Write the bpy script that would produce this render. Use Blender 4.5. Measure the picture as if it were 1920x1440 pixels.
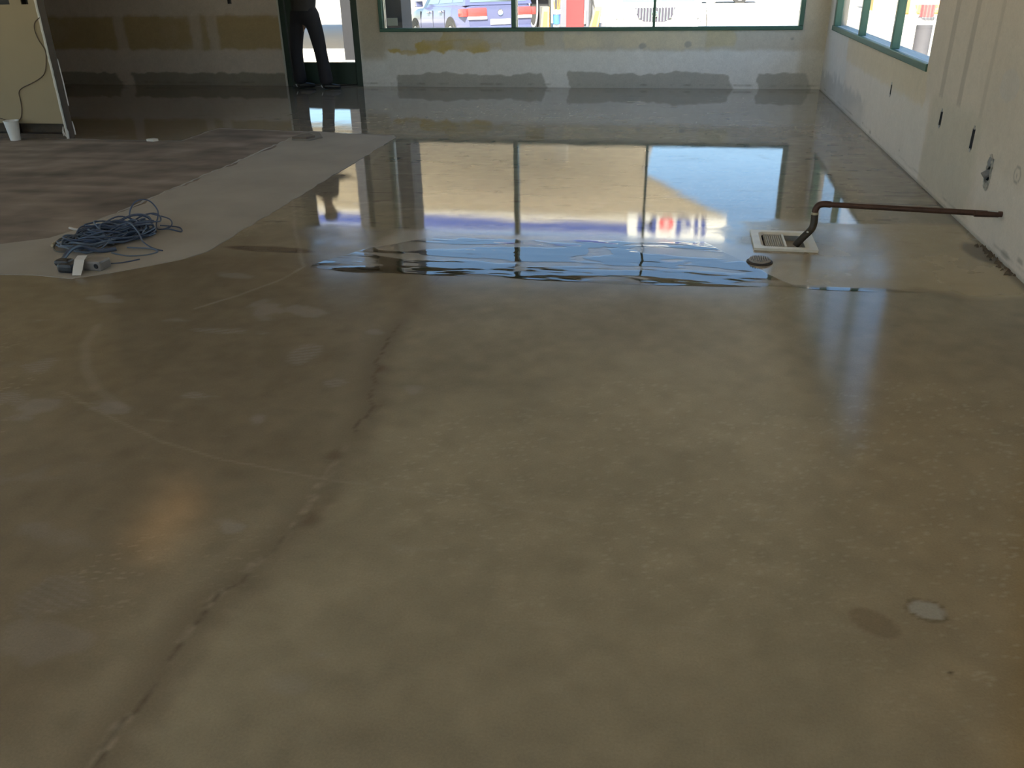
import bpy, bmesh, math, random
import numpy as np
from mathutils import Vector, Matrix

for _o in list(bpy.data.objects):
    bpy.data.objects.remove(_o, do_unlink=True)
SC = bpy.context.scene
COL = SC.collection

# ------------------------------------------------------------------ camera
H_EYE = 1.45
F_PX, PITCH, YAW, ROLL = 1590.26, 0.453757, 0.194973, -0.0177814
cam_d = bpy.data.cameras.new('camera')
cam_d.sensor_width = 36.0
cam_d.lens = 36.0 * F_PX / 1920.0
cam_d.clip_start, cam_d.clip_end = 0.05, 600
cam = bpy.data.objects.new('camera', cam_d)
COL.objects.link(cam)
_w = Vector((-math.sin(YAW) * math.cos(PITCH), math.cos(YAW) * math.cos(PITCH), -math.sin(PITCH)))
_r = Vector((math.cos(YAW), math.sin(YAW), 0))
_u = _r.cross(_w)
_c, _s = math.cos(ROLL), math.sin(ROLL)
_r2, _u2 = _c * _r + _s * _u, -_s * _r + _c * _u
cam.matrix_world = Matrix(((_r2.x, _u2.x, -_w.x, 0), (_r2.y, _u2.y, -_w.y, 0), (_r2.z, _u2.z, -_w.z, H_EYE), (0, 0, 0, 1)))
SC.camera = cam

# ------------------------------------------------------------------ sky, sun, exposure
SUN_EL, SUN_AZ = math.radians(50), math.radians(186)      # sun behind the building
world = bpy.data.worlds.new('world')
SC.world = world
world.use_nodes = True
nt = world.node_tree
nt.nodes.clear()
sky = nt.nodes.new('ShaderNodeTexSky')
sky.sky_type = 'NISHITA'
sky.sun_disc = False
sky.sun_elevation = SUN_EL
sky.sun_rotation = SUN_AZ
sky.air_density, sky.dust_density, sky.ozone_density = 1.0, 0.5, 1.0
bg = nt.nodes.new('ShaderNodeBackground')
bg.inputs['Strength'].default_value = 0.135
wo = nt.nodes.new('ShaderNodeOutputWorld')
hs = nt.nodes.new('ShaderNodeHueSaturation')
hs.inputs['Saturation'].default_value = 1.10
nt.links.new(sky.outputs[0], hs.inputs['Color'])
nt.links.new(hs.outputs[0], bg.inputs[0])
nt.links.new(bg.outputs[0], wo.inputs[0])
sun_d = bpy.data.lights.new('sun', 'SUN')
sun_d.energy = 10.0
sun_d.angle = math.radians(0.6)
sun_d.color = (1.0, 0.90, 0.76)
sun = bpy.data.objects.new('sun', sun_d)
COL.objects.link(sun)
_sd = Vector((math.sin(SUN_AZ) * math.cos(SUN_EL), math.cos(SUN_AZ) * math.cos(SUN_EL), math.sin(SUN_EL)))
sun.rotation_euler = _sd.to_track_quat('Z', 'Y').to_euler()

vs = SC.view_settings
vs.view_transform = 'Standard'
vs.look = 'None'
vs.gamma = 1.0
vs.use_curve_mapping = False
vs.exposure = 1.70
SC.cycles.use_denoising = True
SC.cycles.max_bounces = 10
SC.cycles.diffuse_bounces = 6
SC.cycles.glossy_bounces = 4
SC.cycles.transparent_max_bounces = 12
SC.cycles.sample_clamp_indirect = 8.0
SC.cycles.caustics_reflective = False
SC.cycles.caustics_refractive = False

# ------------------------------------------------------------------ helpers
rnd = random.Random(7)


def s2l(c):
    return tuple((v / 255 / 12.92) if v / 255 <= 0.04045 else ((v / 255 + 0.055) / 1.055) ** 2.4 for v in c)


_mats = {}


def pm(name, col, rough=0.6, var=0.12, scale=8.0, bump=0.0, metal=0.0, spec=0.5, emit=None, emit_s=0.0, coat=0.0):
    """procedural material: colour varied by noise, optional bump"""
    if name in _mats:
        return _mats[name]
    m = bpy.data.materials.new(name)
    m.use_nodes = True
    t = m.node_tree
    b = t.nodes['Principled BSDF']
    tc = t.nodes.new('ShaderNodeTexCoord')
    nz = t.nodes.new('ShaderNodeTexNoise')
    nz.inputs['Scale'].default_value = scale
    nz.inputs['Detail'].default_value = 5
    t.links.new(tc.outputs['Object'], nz.inputs['Vector'])
    mx = t.nodes.new('ShaderNodeMix')
    mx.data_type = 'RGBA'
    mx.inputs[6].default_value = tuple(max(0, v * (1 - var)) for v in col) + (1,)
    mx.inputs[7].default_value = tuple(min(1, v * (1 + var)) for v in col) + (1,)
    t.links.new(nz.outputs[0], mx.inputs[0])
    t.links.new(mx.outputs[2], b.inputs['Base Color'])
    b.inputs['Roughness'].default_value = rough
    b.inputs['Metallic'].default_value = metal
    b.inputs['Specular IOR Level'].default_value = spec
    b.inputs['Coat Weight'].default_value = coat
    if emit:
        b.inputs['Emission Color'].default_value = emit + (1,)
        b.inputs['Emission Strength'].default_value = emit_s
    if bump:
        bp = t.nodes.new('ShaderNodeBump')
        bp.inputs['Strength'].default_value = bump
        bp.inputs['Distance'].default_value = 0.01
        n2 = t.nodes.new('ShaderNodeTexNoise')
        n2.inputs['Scale'].default_value = scale * 6
        n2.inputs['Detail'].default_value = 4
        t.links.new(tc.outputs['Object'], n2.inputs['Vector'])
        t.links.new(n2.outputs[0], bp.inputs['Height'])
        t.links.new(bp.outputs[0], b.inputs['Normal'])
    _mats[name] = m
    return m


def glass_mat(name, tint, ior=1.5, rough=0.0):
    m = bpy.data.materials.new(name)
    m.use_nodes = True
    t = m.node_tree
    t.nodes.clear()
    out = t.nodes.new('ShaderNodeOutputMaterial')
    tr = t.nodes.new('ShaderNodeBsdfTransparent')
    tr.inputs[0].default_value = tint + (1,)
    gl = t.nodes.new('ShaderNodeBsdfGlossy')
    gl.inputs['Roughness'].default_value = rough
    fr = t.nodes.new('ShaderNodeFresnel')
    fr.inputs[0].default_value = ior
    tc = t.nodes.new('ShaderNodeTexCoord')
    nz = t.nodes.new('ShaderNodeTexNoise')
    nz.inputs['Scale'].default_value = 0.7
    bp = t.nodes.new('ShaderNodeBump')
    bp.inputs['Strength'].default_value = 0.02
    t.links.new(tc.outputs['Object'], nz.inputs['Vector'])
    t.links.new(nz.outputs[0], bp.inputs['Height'])
    t.links.new(bp.outputs[0], gl.inputs['Normal'])
    mx = t.nodes.new('ShaderNodeMixShader')
    # only the faces turned to the ray reflect: a pane is too thin for total inner reflection
    ge = t.nodes.new('ShaderNodeNewGeometry')
    sb = t.nodes.new('ShaderNodeMath')
    sb.operation = 'SUBTRACT'
    sb.inputs[0].default_value = 1.0
    t.links.new(ge.outputs['Backfacing'], sb.inputs[1])
    mf = t.nodes.new('ShaderNodeMath')
    mf.operation = 'MULTIPLY'
    t.links.new(fr.outputs[0], mf.inputs[0])
    t.links.new(sb.outputs[0], mf.inputs[1])
    t.links.new(mf.outputs[0], mx.inputs[0])
    t.links.new(tr.outputs[0], mx.inputs[1])
    t.links.new(gl.outputs[0], mx.inputs[2])
    t.links.new(mx.outputs[0], out.inputs[0])
    return m


def attr_mat(name, rough=0.8, nscale=6.0, nvar=0.10, bump=0.15, rough_attr=None, spec=0.4, spec_attr=None,
             fine=60.0, wave=0.0):
    """base colour from the computed attribute 'col', with procedural grain over it"""
    m = bpy.data.materials.new(name)
    m.use_nodes = True
    t = m.node_tree
    b = t.nodes['Principled BSDF']
    at = t.nodes.new('ShaderNodeAttribute')
    at.attribute_name = 'col'
    tc = t.nodes.new('ShaderNodeTexCoord')
    n1 = t.nodes.new('ShaderNodeTexNoise')
    n1.inputs['Scale'].default_value = nscale
    n1.inputs['Detail'].default_value = 8
    n1.inputs['Roughness'].default_value = 0.62
    n2 = t.nodes.new('ShaderNodeTexNoise')
    n2.inputs['Scale'].default_value = fine
    n2.inputs['Detail'].default_value = 6
    n2.inputs['Roughness'].default_value = 0.7
    for n in (n1, n2):
        t.links.new(tc.outputs['Object'], n.inputs['Vector'])
    r1 = t.nodes.new('ShaderNodeMapRange')
    r1.inputs[3].default_value = 1 - nvar * 2
    r1.inputs[4].default_value = 1 + nvar * 2
    t.links.new(n1.outputs[0], r1.inputs[0])
    r2 = t.nodes.new('ShaderNodeMapRange')
    r2.inputs[3].default_value = 1 - nvar * 4.2
    r2.inputs[4].default_value = 1 + nvar * 4.2
    t.links.new(n2.outputs[0], r2.inputs[0])
    mu = t.nodes.new('ShaderNodeMath')
    mu.operation = 'MULTIPLY'
    t.links.new(r1.outputs[0], mu.inputs[0])
    t.links.new(r2.outputs[0], mu.inputs[1])
    vm = t.nodes.new('ShaderNodeVectorMath')
    vm.operation = 'SCALE'
    t.links.new(at.outputs['Color'], vm.inputs[0])
    t.links.new(mu.outputs[0], vm.inputs['Scale'])
    t.links.new(vm.outputs[0], b.inputs['Base Color'])
    b.inputs['Roughness'].default_value = rough
    b.inputs['Specular IOR Level'].default_value = spec
    if rough_attr:
        ra = t.nodes.new('ShaderNodeAttribute')
        ra.attribute_name = rough_attr
        mr = t.nodes.new('ShaderNodeMath')
        mr.operation = 'MULTIPLY'
        t.links.new(ra.outputs['Fac'], mr.inputs[0])
        r3 = t.nodes.new('ShaderNodeMapRange')
        r3.inputs[3].default_value = 0.8
        r3.inputs[4].default_value = 1.2
        t.links.new(n1.outputs[0], r3.inputs[0])
        t.links.new(r3.outputs[0], mr.inputs[1])
        t.links.new(mr.outputs[0], b.inputs['Roughness'])
    if spec_attr:
        sa = t.nodes.new('ShaderNodeAttribute')
        sa.attribute_name = spec_attr
        t.links.new(sa.outputs['Fac'], b.inputs['Specular IOR Level'])
    bp = t.nodes.new('ShaderNodeBump')
    bp.inputs['Strength'].default_value = bump
    bp.inputs['Distance'].default_value = 0.004
    t.links.new(n2.outputs[0], bp.inputs['Height'])
    if wave:
        n3 = t.nodes.new('ShaderNodeTexNoise')
        n3.inputs['Scale'].default_value = 1.6
        n3.inputs['Detail'].default_value = 2
        t.links.new(tc.outputs['Object'], n3.inputs['Vector'])
        b3 = t.nodes.new('ShaderNodeBump')
        b3.inputs['Strength'].default_value = 1.0
        b3.inputs['Distance'].default_value = wave
        t.links.new(n3.outputs[0], b3.inputs['Height'])
        t.links.new(b3.outputs[0], bp.inputs['Normal'])
    t.links.new(bp.outputs[0], b.inputs['Normal'])
    return m


class MB:
    """collects shapes; build() links them as one mesh object"""

    def __init__(self):
        self.v, self.f = [], []

    def add(self, v, f):
        o = len(self.v)
        self.v += [tuple(p) for p in v]
        self.f += [tuple(i + o for i in q) for q in f]
        return self

    def box(self, x0, x1, y0, y1, z0, z1):
        v = [(x, y, z) for z in (z0, z1) for y in (y0, y1) for x in (x0, x1)]
        return self.add(v, [(0, 2, 3, 1), (4, 5, 7, 6), (0, 1, 5, 4), (2, 6, 7, 3), (0, 4, 6, 2), (1, 3, 7, 5)])

    def bbox(self, x0, x1, y0, y1, z0, z1, r=0.01):
        """box with chamfered edges"""
        bm = bmesh.new()
        bmesh.ops.create_cube(bm, size=1)
        for w in bm.verts:
            w.co = Vector(((x0 + x1) / 2 + w.co.x * (x1 - x0), (y0 + y1) / 2 + w.co.y * (y1 - y0), (z0 + z1) / 2 + w.co.z * (z1 - z0)))
        bmesh.ops.bevel(bm, geom=bm.edges[:], offset=r, segments=2, affect='EDGES', profile=0.5)
        bm.verts.index_update()
        self.add([w.co[:] for w in bm.verts], [[w.index for w in fc.verts] for fc in bm.faces])
        bm.free()
        return self

    def tube(self, path, r, n=10, caps=True, closed=False):
        P = [Vector(p) for p in path]
        N = len(P)
        rr = r if isinstance(r, (list, tuple)) else [r] * N
        rings = []
        up = None
        for i in range(N):
            a = P[(i - 1) % N] if (closed or i > 0) else P[0]
            b = P[(i + 1) % N] if (closed or i < N - 1) else P[-1]
            d = (b - a).normalized()
            if up is None:
                up = Vector((0, 0, 1)) if abs(d.z) < 0.9 else Vector((1, 0, 0))
            s = d.cross(up)
            if s.length < 1e-5:
                s = d.cross(Vector((1, 0.3, 0)))
            s.normalize()
            up = s.cross(d).normalized()
            rings.append([P[i] + rr[i] * (math.cos(k * 2 * math.pi / n) * s + math.sin(k * 2 * math.pi / n) * up) for k in range(n)])
        v = [p for q in rings for p in q]
        f = []
        for i in range(N if closed else N - 1):
            j = (i + 1) % N
            for k in range(n):
                k2 = (k + 1) % n
                f.append((i * n + k, i * n + k2, j * n + k2, j * n + k))
        if caps and not closed:
            f.append(tuple(range(n))[::-1])
            f.append(tuple((N - 1) * n + k for k in range(n)))
        return self.add(v, f)

    def lathe(self, c, prof, n=24, axis='z'):
        v, f = [], []
        for r, z in prof:
            for k in range(n):
                a = 2 * math.pi * k / n
                if axis == 'z':
                    v.append((c[0] + r * math.cos(a), c[1] + r * math.sin(a), c[2] + z))
                elif axis == 'y':
                    v.append((c[0] + r * math.cos(a), c[1] + z, c[2] + r * math.sin(a)))
                else:
                    v.append((c[0] + z, c[1] + r * math.cos(a), c[2] + r * math.sin(a)))
        for i in range(len(prof) - 1):
            for k in range(n):
                k2 = (k + 1) % n
                f.append((i * n + k, i * n + k2, (i + 1) * n + k2, (i + 1) * n + k))
        if prof[0][0] > 1e-6:
            f.append(tuple(range(n))[::-1])
        if prof[-1][0] > 1e-6:
            f.append(tuple((len(prof) - 1) * n + k for k in range(n)))
        return self.add(v, f)

    def prism(self, poly, a0, a1, axis='z'):
        n = len(poly)

        def pt(u, w, a):
            return (u, w, a) if axis == 'z' else ((u, a, w) if axis == 'y' else (a, u, w))
        v = [pt(u, w, a0) for u, w in poly] + [pt(u, w, a1) for u, w in poly]
        f = [tuple(range(n))[::-1], tuple(range(n, 2 * n))]
        for k in range(n):
            k2 = (k + 1) % n
            f.append((k, k2, n + k2, n + k))
        return self.add(v, f)

    def build(self, name, mat, parent=None, smooth=False, local=False):
        me = bpy.data.meshes.new(name)
        off = Vector((0, 0, 0))
        if parent is not None and not local:
            q = parent
            while q is not None:
                off += Vector(q.location)
                q = q.parent
        me.from_pydata([(p[0] - off.x, p[1] - off.y, p[2] - off.z) for p in self.v], [], self.f)
        bm = bmesh.new()
        bm.from_mesh(me)
        bmesh.ops.recalc_face_normals(bm, faces=bm.faces)
        bm.to_mesh(me)
        bm.free()
        if smooth:
            me.polygons.foreach_set('use_smooth', [True] * len(me.polygons))
            try:
                me.set_sharp_from_angle(angle=math.radians(38))
            except Exception:
                pass
        me.materials.append(mat)
        o = bpy.data.objects.new(name, me)
        COL.objects.link(o)
        if parent is not None:
            o.parent = parent
        return o


def tag(o, label=None, cat=None, group=None, kind=None):
    if label:
        o['label'] = label
    if cat:
        o['category'] = cat
    if group:
        o['group'] = group
    if kind:
        o['kind'] = kind
    return o


def thing(name, label, cat, loc=(0, 0, 0), rz=0.0, group=None, kind=None):
    o = bpy.data.objects.new(name, None)
    o.empty_display_size = 0.1
    COL.objects.link(o)
    o.location = loc
    o.rotation_euler = (0, 0, rz)
    return tag(o, label, cat, group, kind)


def copy_tree(o, parent=None):
    c = o.copy()
    COL.objects.link(c)
    c.parent = parent
    for ch in list(o.children):
        copy_tree(ch, c)
    return c


# numpy value noise for irregular edges and stains
_rs = np.random.RandomState(11)
_LAT = _rs.rand(256, 256)


def vnoise(x, y):
    xi, yi = np.floor(x).astype(int), np.floor(y).astype(int)
    fx, fy = x - xi, y - yi
    fx, fy = fx * fx * (3 - 2 * fx), fy * fy * (3 - 2 * fy)
    a, b = _LAT[xi % 256, yi % 256], _LAT[(xi + 1) % 256, yi % 256]
    c, d = _LAT[xi % 256, (yi + 1) % 256], _LAT[(xi + 1) % 256, (yi + 1) % 256]
    return (a * (1 - fx) + b * fx) * (1 - fy) + (c * (1 - fx) + d * fx) * fy


def fbm(x, y, s=1.0, o=4, seed=0.0):
    x, y = x * s + 17.3 * seed + 100, y * s + 9.1 * seed + 100
    t, a, n = 0, 0.5, 0
    for _ in range(o):
        t = t + a * vnoise(x, y)
        n += a
        x, y, a = x * 2.03 + 5.1, y * 2.03 + 3.7, a * 0.5
    return t / n


def sst(a, b, x):
    t = np.clip((x - a) / (b - a), 0, 1)
    return t * t * (3 - 2 * t)


def boxmask(x, y, x0, x1, y0, y1, soft):
    return sst(x0 - soft, x0 + soft, x) * (1 - sst(x1 - soft, x1 + soft, x)) * sst(y0 - soft, y0 + soft, y) * (1 - sst(y1 - soft, y1 + soft, y))


def segdist(x, y, pts):
    d = np.full(x.shape, 1e9)
    for (ax, ay), (bx, by) in zip(pts[:-1], pts[1:]):
        dx, dy = bx - ax, by - ay
        t = np.clip(((x - ax) * dx + (y - ay) * dy) / (dx * dx + dy * dy), 0, 1)
        d = np.minimum(d, np.hypot(x - ax - t * dx, y - ay - t * dy))
    return d


def ell(x, y, cx, cy, rx, ry, a=0.0):
    c, s = math.cos(a), math.sin(a)
    u, w = (x - cx) * c + (y - cy) * s, -(x - cx) * s + (y - cy) * c
    return np.hypot(u / rx, w / ry)


def lerp(c, k, m):
    m = m[..., None]
    return c * (1 - m) + np.array(k)[None, None, :] * m


def grid_object(name, us, ws, to3d, mat, paint, holes=(), extra=None, parent=None, attrs=()):
    """a finely divided sheet with holes; colour attribute from paint(u, w); extra = MB of plain shapes joined in"""
    us, ws = np.array(us), np.array(ws)
    U, W = np.meshgrid(us, ws, indexing='ij')
    res = paint(U, W)
    nu, nw = len(us), len(ws)
    P = np.stack(to3d(U, W), -1).reshape(-1, 3)
    cu, cw = (us[:-1] + us[1:]) / 2, (ws[:-1] + ws[1:]) / 2
    CU, CW = np.meshgrid(cu, cw, indexing='ij')
    keep = np.ones(CU.shape, bool)
    for (a, b, c, d) in holes:
        keep &= ~((CU > a) & (CU < b) & (CW > c) & (CW < d))
    I, J = np.nonzero(keep)
    q = np.stack([I * nw + J, (I + 1) * nw + J, (I + 1) * nw + J + 1, I * nw + J + 1], -1)
    nv = len(P)
    ev = np.array(extra.v, float).reshape(-1, 3) if extra else np.zeros((0, 3))
    ef = [tuple(i + nv for i in f) for f in extra.f] if extra else []
    me = bpy.data.meshes.new(name)
    me.vertices.add(nv + len(ev))
    me.vertices.foreach_set('co', np.concatenate([P, ev]).ravel())
    loops = np.concatenate([q.ravel(), np.array([i for f in ef for i in f], int)]) if ef else q.ravel()
    tot = np.concatenate([np.full(len(q), 4), np.array([len(f) for f in ef], int)]) if ef else np.full(len(q), 4)
    st = np.concatenate([[0], np.cumsum(tot)[:-1]])
    me.loops.add(len(loops))
    me.loops.foreach_set('vertex_index', loops.astype(np.int32))
    me.polygons.add(len(tot))
    me.polygons.foreach_set('loop_start', st.astype(np.int32))
    me.update(calc_edges=True)
    me.validate()
    col = np.ones((nv + len(ev), 4))
    col[:nv, :3] = np.clip(res['col'].reshape(-1, 3), 0.002, 1)
    if len(ev):
        col[nv:, :3] = res.get('extra', (0.5, 0.48, 0.45))
    ca = me.attributes.new('col', 'FLOAT_COLOR', 'POINT')
    ca.data.foreach_set('color', col.ravel())
    for k in attrs:
        arr = np.full(nv + len(ev), 0.5)
        arr[:nv] = res[k].ravel()
        fa = me.attributes.new(k, 'FLOAT', 'POINT')
        fa.data.foreach_set('value', arr)
    me.materials.append(mat)
    o = bpy.data.objects.new(name, me)
    COL.objects.link(o)
    if parent:
        o.parent = parent
    return o


# ------------------------------------------------------------------ dimensions of the room (metres)
YF, XR, ZC = 12.08, 1.742, 3.02           # front wall, right wall, ceiling
XL, YB = -11.2, -3.2                      # left and back walls
WX0, WX1, WZ0, WZ1 = -4.15, 1.44, 0.715, 2.77     # front window opening
DX0, DX1, DZ1 = -5.60, -4.46, 2.77                # front door opening
RY0, RY1, RZ0, RZ1 = 7.01, 11.68, 0.74, 2.77      # right window opening

# ------------------------------------------------------------------ floor
CRACK = [(-1.08, 0.7), (-1.08, 1.03), (-1.10, 1.52), (-1.06, 1.7), (-1.02, 1.91), (-1.04, 2.27), (-1.05, 2.66), (-1.13, 2.9), (-1.18, 3.14), (-1.21, 3.57), (-1.22, 3.87), (-1.2, 4.15)]  # crack and floor-mark tables: image pixels projected onto the floor, baked as coordinates
JOINT2 = [(-2.3, 2.58), (-2.07, 2.46), (-1.71, 2.29), (-1.42, 2.20), (-1.02, 2.14), (-0.59, 2.11), (-0.2, 2.05)]
ARC1 = [(-2.72, 5.7), (-2.35, 4.9), (-2.08, 4.37), (-1.98, 4.19), (-2.03, 3.94), (-2.14, 3.69), (-2.25, 3.5)]
ARC2 = [(-2.72, 8.02), (-2.58, 7.06), (-2.35, 6.17), (-2.05, 5.33), (-1.77, 4.74), (-1.5, 4.3)]
STROKE = [(-2.59, 3.23), (-2.51, 3.02), (-2.34, 2.79), (-2.18, 2.62), (-1.99, 2.50)]
SMUDGE = [(-2.54, 2.76, .12, .1), (-2.91, 3.25, .16, .05), (-2.75, 3.55, .12, .04), (-2.48, 2.5, .1, .07), (-2.3, 2.44, .11, .1), (-2.0, 2.48, .1, .055),
          (-1.77, 2.63, .07, .035), (-1.44, 2.5, .06, .07), (-1.22, 1.86, .06, .03), (-1.26, 2.82, .06, .05), (-2.0, 2.0, .3, .1), (-1.77, 1.76, .2, .06),
          (-1.51, 1.51, .1, .06), (-1.42, 1.35, .12, .05), (-0.8, 1.3, .1, .05), (-0.74, 1.41, .06, .03), (-1.9, 3.54, .07, .1), (-1.69, 3.54, .1, .04),
          (-2.02, 3.25, .2, .03), (-2.26, 3.35, .1, .05), (-1.3, 3.35, .08, .05), (-1.5, 3.1, .06, .08), (-0.95, 2.8, .05, .05), (-2.3, 4.0, .14, .05)]


def floor_paint(x, y):
    n1, n2, n3 = fbm(x, y, 0.8, 4, 1), fbm(x, y, 3.0, 4, 2), fbm(x, y, 14.0, 3, 3)
    wob = (n2 - .5)
    c = np.zeros(x.shape + (3,)) + np.array((0.315, 0.280, 0.204))
    c = c * (0.66 + 0.64 * n1 + 0.06 * (n2 - .5))[..., None]
    # browner towards the left of the crack and along the right wall
    c = lerp(c, (0.190, 0.152, 0.102), 0.72 * sst(-0.80, -1.5, x + 0.4 * wob) * sst(4.6, 4.2, y))
    c = lerp(c, (0.30, 0.23, 0.14), 0.55 * sst(0.35, 0.9, x + 0.25 * (n1 - .5)) * sst(4.4, 2.8, y))
    c = lerp(c, (0.28, 0.18, 0.06), 0.75 * sst(-0.04, 0.16, x + 0.1 * (n1 - .5) - 0.72 - 0.36 * (y - 1.4)) * sst(3.6, 2.4, y))
    # far polished area, cooler and darker
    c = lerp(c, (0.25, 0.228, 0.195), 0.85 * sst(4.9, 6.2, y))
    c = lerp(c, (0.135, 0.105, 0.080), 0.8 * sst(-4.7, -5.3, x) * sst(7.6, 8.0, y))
    c = c * (0.86 + 0.28 * n3)[..., None]
    rgh = np.full(x.shape, 0.016) + 0.012 * (n1 - .3)
    spc = np.full(x.shape, 0.5)
    # worn patches, scuffs and grime on the polished part
    d1 = fbm(x * .55, y * 2.2, 2.4, 4, 21)
    d2 = fbm(x * .7, y * 2.6, 7.0, 3, 22)
    worn = sst(.56, .72, d1)
    rgh = rgh + 0.018 * worn + 0.05 * sst(.68, .80, d2)
    spc = spc - 0.12 * worn - 0.22 * sst(.70, .80, d2)
    c = lerp(c, (0.36, 0.33, 0.28), 0.45 * sst(.64, .82, d2) * sst(4.6, 5.2, y))
    c = lerp(c, (0.07, 0.06, 0.05), 0.55 * sst(.70, .80, fbm(x * .6, y * 3.0, 9.0, 3, 23)) * sst(4.6, 5.2, y))
    # unpolished nearer half: edge across the room at y = 4.2
    dull = sst(4.30, 4.12, y + 0.16 * (n1 - .5) + 0.05 * wob - 0.05 * sst(.3, 1.2, x))
    rgh = rgh * (1 - dull) + (0.135 + 0.06 * (n1 - .5)) * dull
    spc = spc * (1 - dull) + 0.30 * dull
    # slurry dried around the floor sink on the right
    sl = boxmask(x + 0.35 * wob, y + 0.25 * wob, 0.42, 3.0, 4.26, 5.50, 0.06)
    sl = sl * np.clip(0.80 + 0.7 * (n2 - .5), 0, 1)
    c = lerp(c, (0.50, 0.43, 0.29), 0.8 * sl)
    rgh = rgh * (1 - sl) + 0.30 * sl
    spc = spc * (1 - .35 * sl)
    # brown slurry left of the puddle
    sb = boxmask(x + 0.3 * wob, y + 0.2 * wob, -2.75, -1.45, 4.20, 5.0, 0.10) * np.clip(2.2 * n2 - .55, 0, 1)
    c = lerp(c, (0.20, 0.165, 0.115), 0.7 * sb)
    rgh = rgh * (1 - sb) + 0.24 * sb
    pb_ = boxmask(x + 0.3 * wob, y + 0.12 * wob, -1.7, .55, 4.22, 4.98, 0.06)
    c = lerp(c, (0.52, 0.48, 0.42), 0.80 * pb_)
    rgh = rgh * (1 - pb_) + (0.05 + 0.16 * n2) * pb_
    st = ell(x, y, -2.32, 4.47, .34, .055, -.05) + 0.9 * wob
    c = lerp(c, (0.075, 0.055, 0.04), 0.75 * sst(1.0, 0.7, st))
    # rough old floor with glue residue, left
    edge = 0.10 * wob
    mt = np.maximum(sst(-3.55, -3.65, x + edge) * sst(7.78, 7.70, y + edge), sst(-2.72, -2.80, x + edge) * sst(-4.85, -4.75, x + edge) * sst(8.40, 8.32, y + edge + 0.13 * (x + 3.7)) * sst(4.55, 4.75, y + edge))
    mt = mt * sst(3.78, 3.88, y + 0.25 * wob)
    rows = 0.5 + 0.5 * np.sin((y + 0.25 * (n1 - .5)) * 2 * math.pi / 0.30)
    rc = np.zeros(x.shape + (3,)) + np.array((0.235, 0.198, 0.168))
    rc = rc * (0.42 + 1.10 * n2)[..., None] * (0.72 + 0.50 * rows * n1 + 0.25 * n3)[..., None] * (0.75 + .55 * fbm(x * .35, y * 2.4, 4.0, 4, 31))[..., None]
    rc = lerp(rc, (0.30, 0.25, 0.20), 0.6 * sst(0.10, 0.0, np.abs((x + 5.0) * .55 + (y - 5.6))) * n2)
    c = c * (1 - mt[..., None]) + rc * mt[..., None]
    rgh = rgh * (1 - mt) + 0.75 * mt
    spc = spc * (1 - mt) + 0.15 * mt
    # crack, joints and trowel marks
    dk = segdist(x + 0.05 * (n3 - .5) + .03 * wob, y, CRACK)
    c = lerp(c, (0.13, 0.10, 0.07), 0.50 * sst(0.12, 0.0, dk) * np.clip(2 * n2 - .25, 0, 1))
    c = lerp(c, (0.42, 0.38, 0.30), 0.45 * sst(0.009, 0.002, np.abs(dk - .006)) * np.clip(3.2 * n3 - 1.3, 0, 1) * sst(2.5, 2.0, y))
    c = lerp(c, (0.06, 0.045, 0.03), 0.48 * sst(0.009, 0.001, dk) * np.clip(4 * n2 - 1.7, 0, 1))
    for cx, cy, rx, ry in ((-1.03, 2.62, .022, .12), (-1.13, 2.98, .025, .07), (-1.06, 2.28, .03, .05), (-1.0, 1.95, .04, .08)):
        c = lerp(c, (0.10, 0.06, 0.035), 0.42 * sst(1.2, 0.1, ell(x, y, cx, cy, rx, ry) + 2.2 * wob + 1.2 * (n3 - .5)))
    c = lerp(c, (0.40, 0.37, 0.30), 0.24 * sst(0.007, 0.002, segdist(x, y + .02 * wob, JOINT2)))
    for P_, w_, k_ in ((ARC1, .014, .40), (ARC2, .03, .24), (STROKE, .030, .20)):
        c = lerp(c, (0.40, 0.37, 0.33), k_ * sst(w_, w_ * .3, segdist(x + .04 * wob, y, P_)) * np.clip(2 * n2 - .1, 0, 1))
    jl = segdist(x, y + .01 * wob, [(-2.3, 5.90), (-1.82, 5.94), (-.24, 5.99), (.63, 6.0), (1.74, 6.02)])
    c = lerp(c, (0.05, 0.045, 0.04), 0.6 * sst(0.009, 0.003, jl))
    # boot prints and dusty smudges
    dust = np.zeros(x.shape)
    for i, (cx, cy, rx, ry) in enumerate(SMUDGE):
        e = ell(x, y, cx, cy, rx, ry, 0.3 * math.sin(i * 2.1)) + 2.4 * wob + 1.6 * (n3 - .5)
        k = sst(1.10, 0.40, e)
        if i % 3 == 0:
            k = k * (0.45 + 0.55 * (np.sin((y + .3 * x) * 2 * math.pi / .021) > 0))
        dust = np.maximum(dust, k * (0.55 if 10 <= i <= 15 else 1.0))
    c = lerp(c, (0.36, 0.345, 0.335), 0.36 * dust)
    scr = sst(0.80, 0.95, fbm(x * 1.0, y * 6.0, 5.0, 3, 8)) * sst(4.3, 3.6, y)
    c = lerp(c, (0.42, 0.40, 0.34), 0.20 * scr)
    spk = sst(0.86, 0.93, vnoise(x * 160, y * 160)) * sst(0.5, .65, n1)
    c = lerp(c, (0.50, 0.46, 0.36), 0.35 * spk)
    # filled chip, brown scuff and specks at lower right
    e = ell(x, y, .685, 1.815, .036, .034) + 1.0 * (n3 - .5)
    c = lerp(c, (0.12, 0.085, 0.05), 0.55 * sst(1.35, 1.1, e))
    c = lerp(c, (0.38, 0.37, 0.33), 0.9 * sst(1.05, .9, e))
    e = ell(x, y, .545, 1.745, .065, .045, -.7) + 1.0 * wob
    c = lerp(c, (0.17, 0.12, 0.075), 0.42 * sst(1.0, .8, e))
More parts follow.
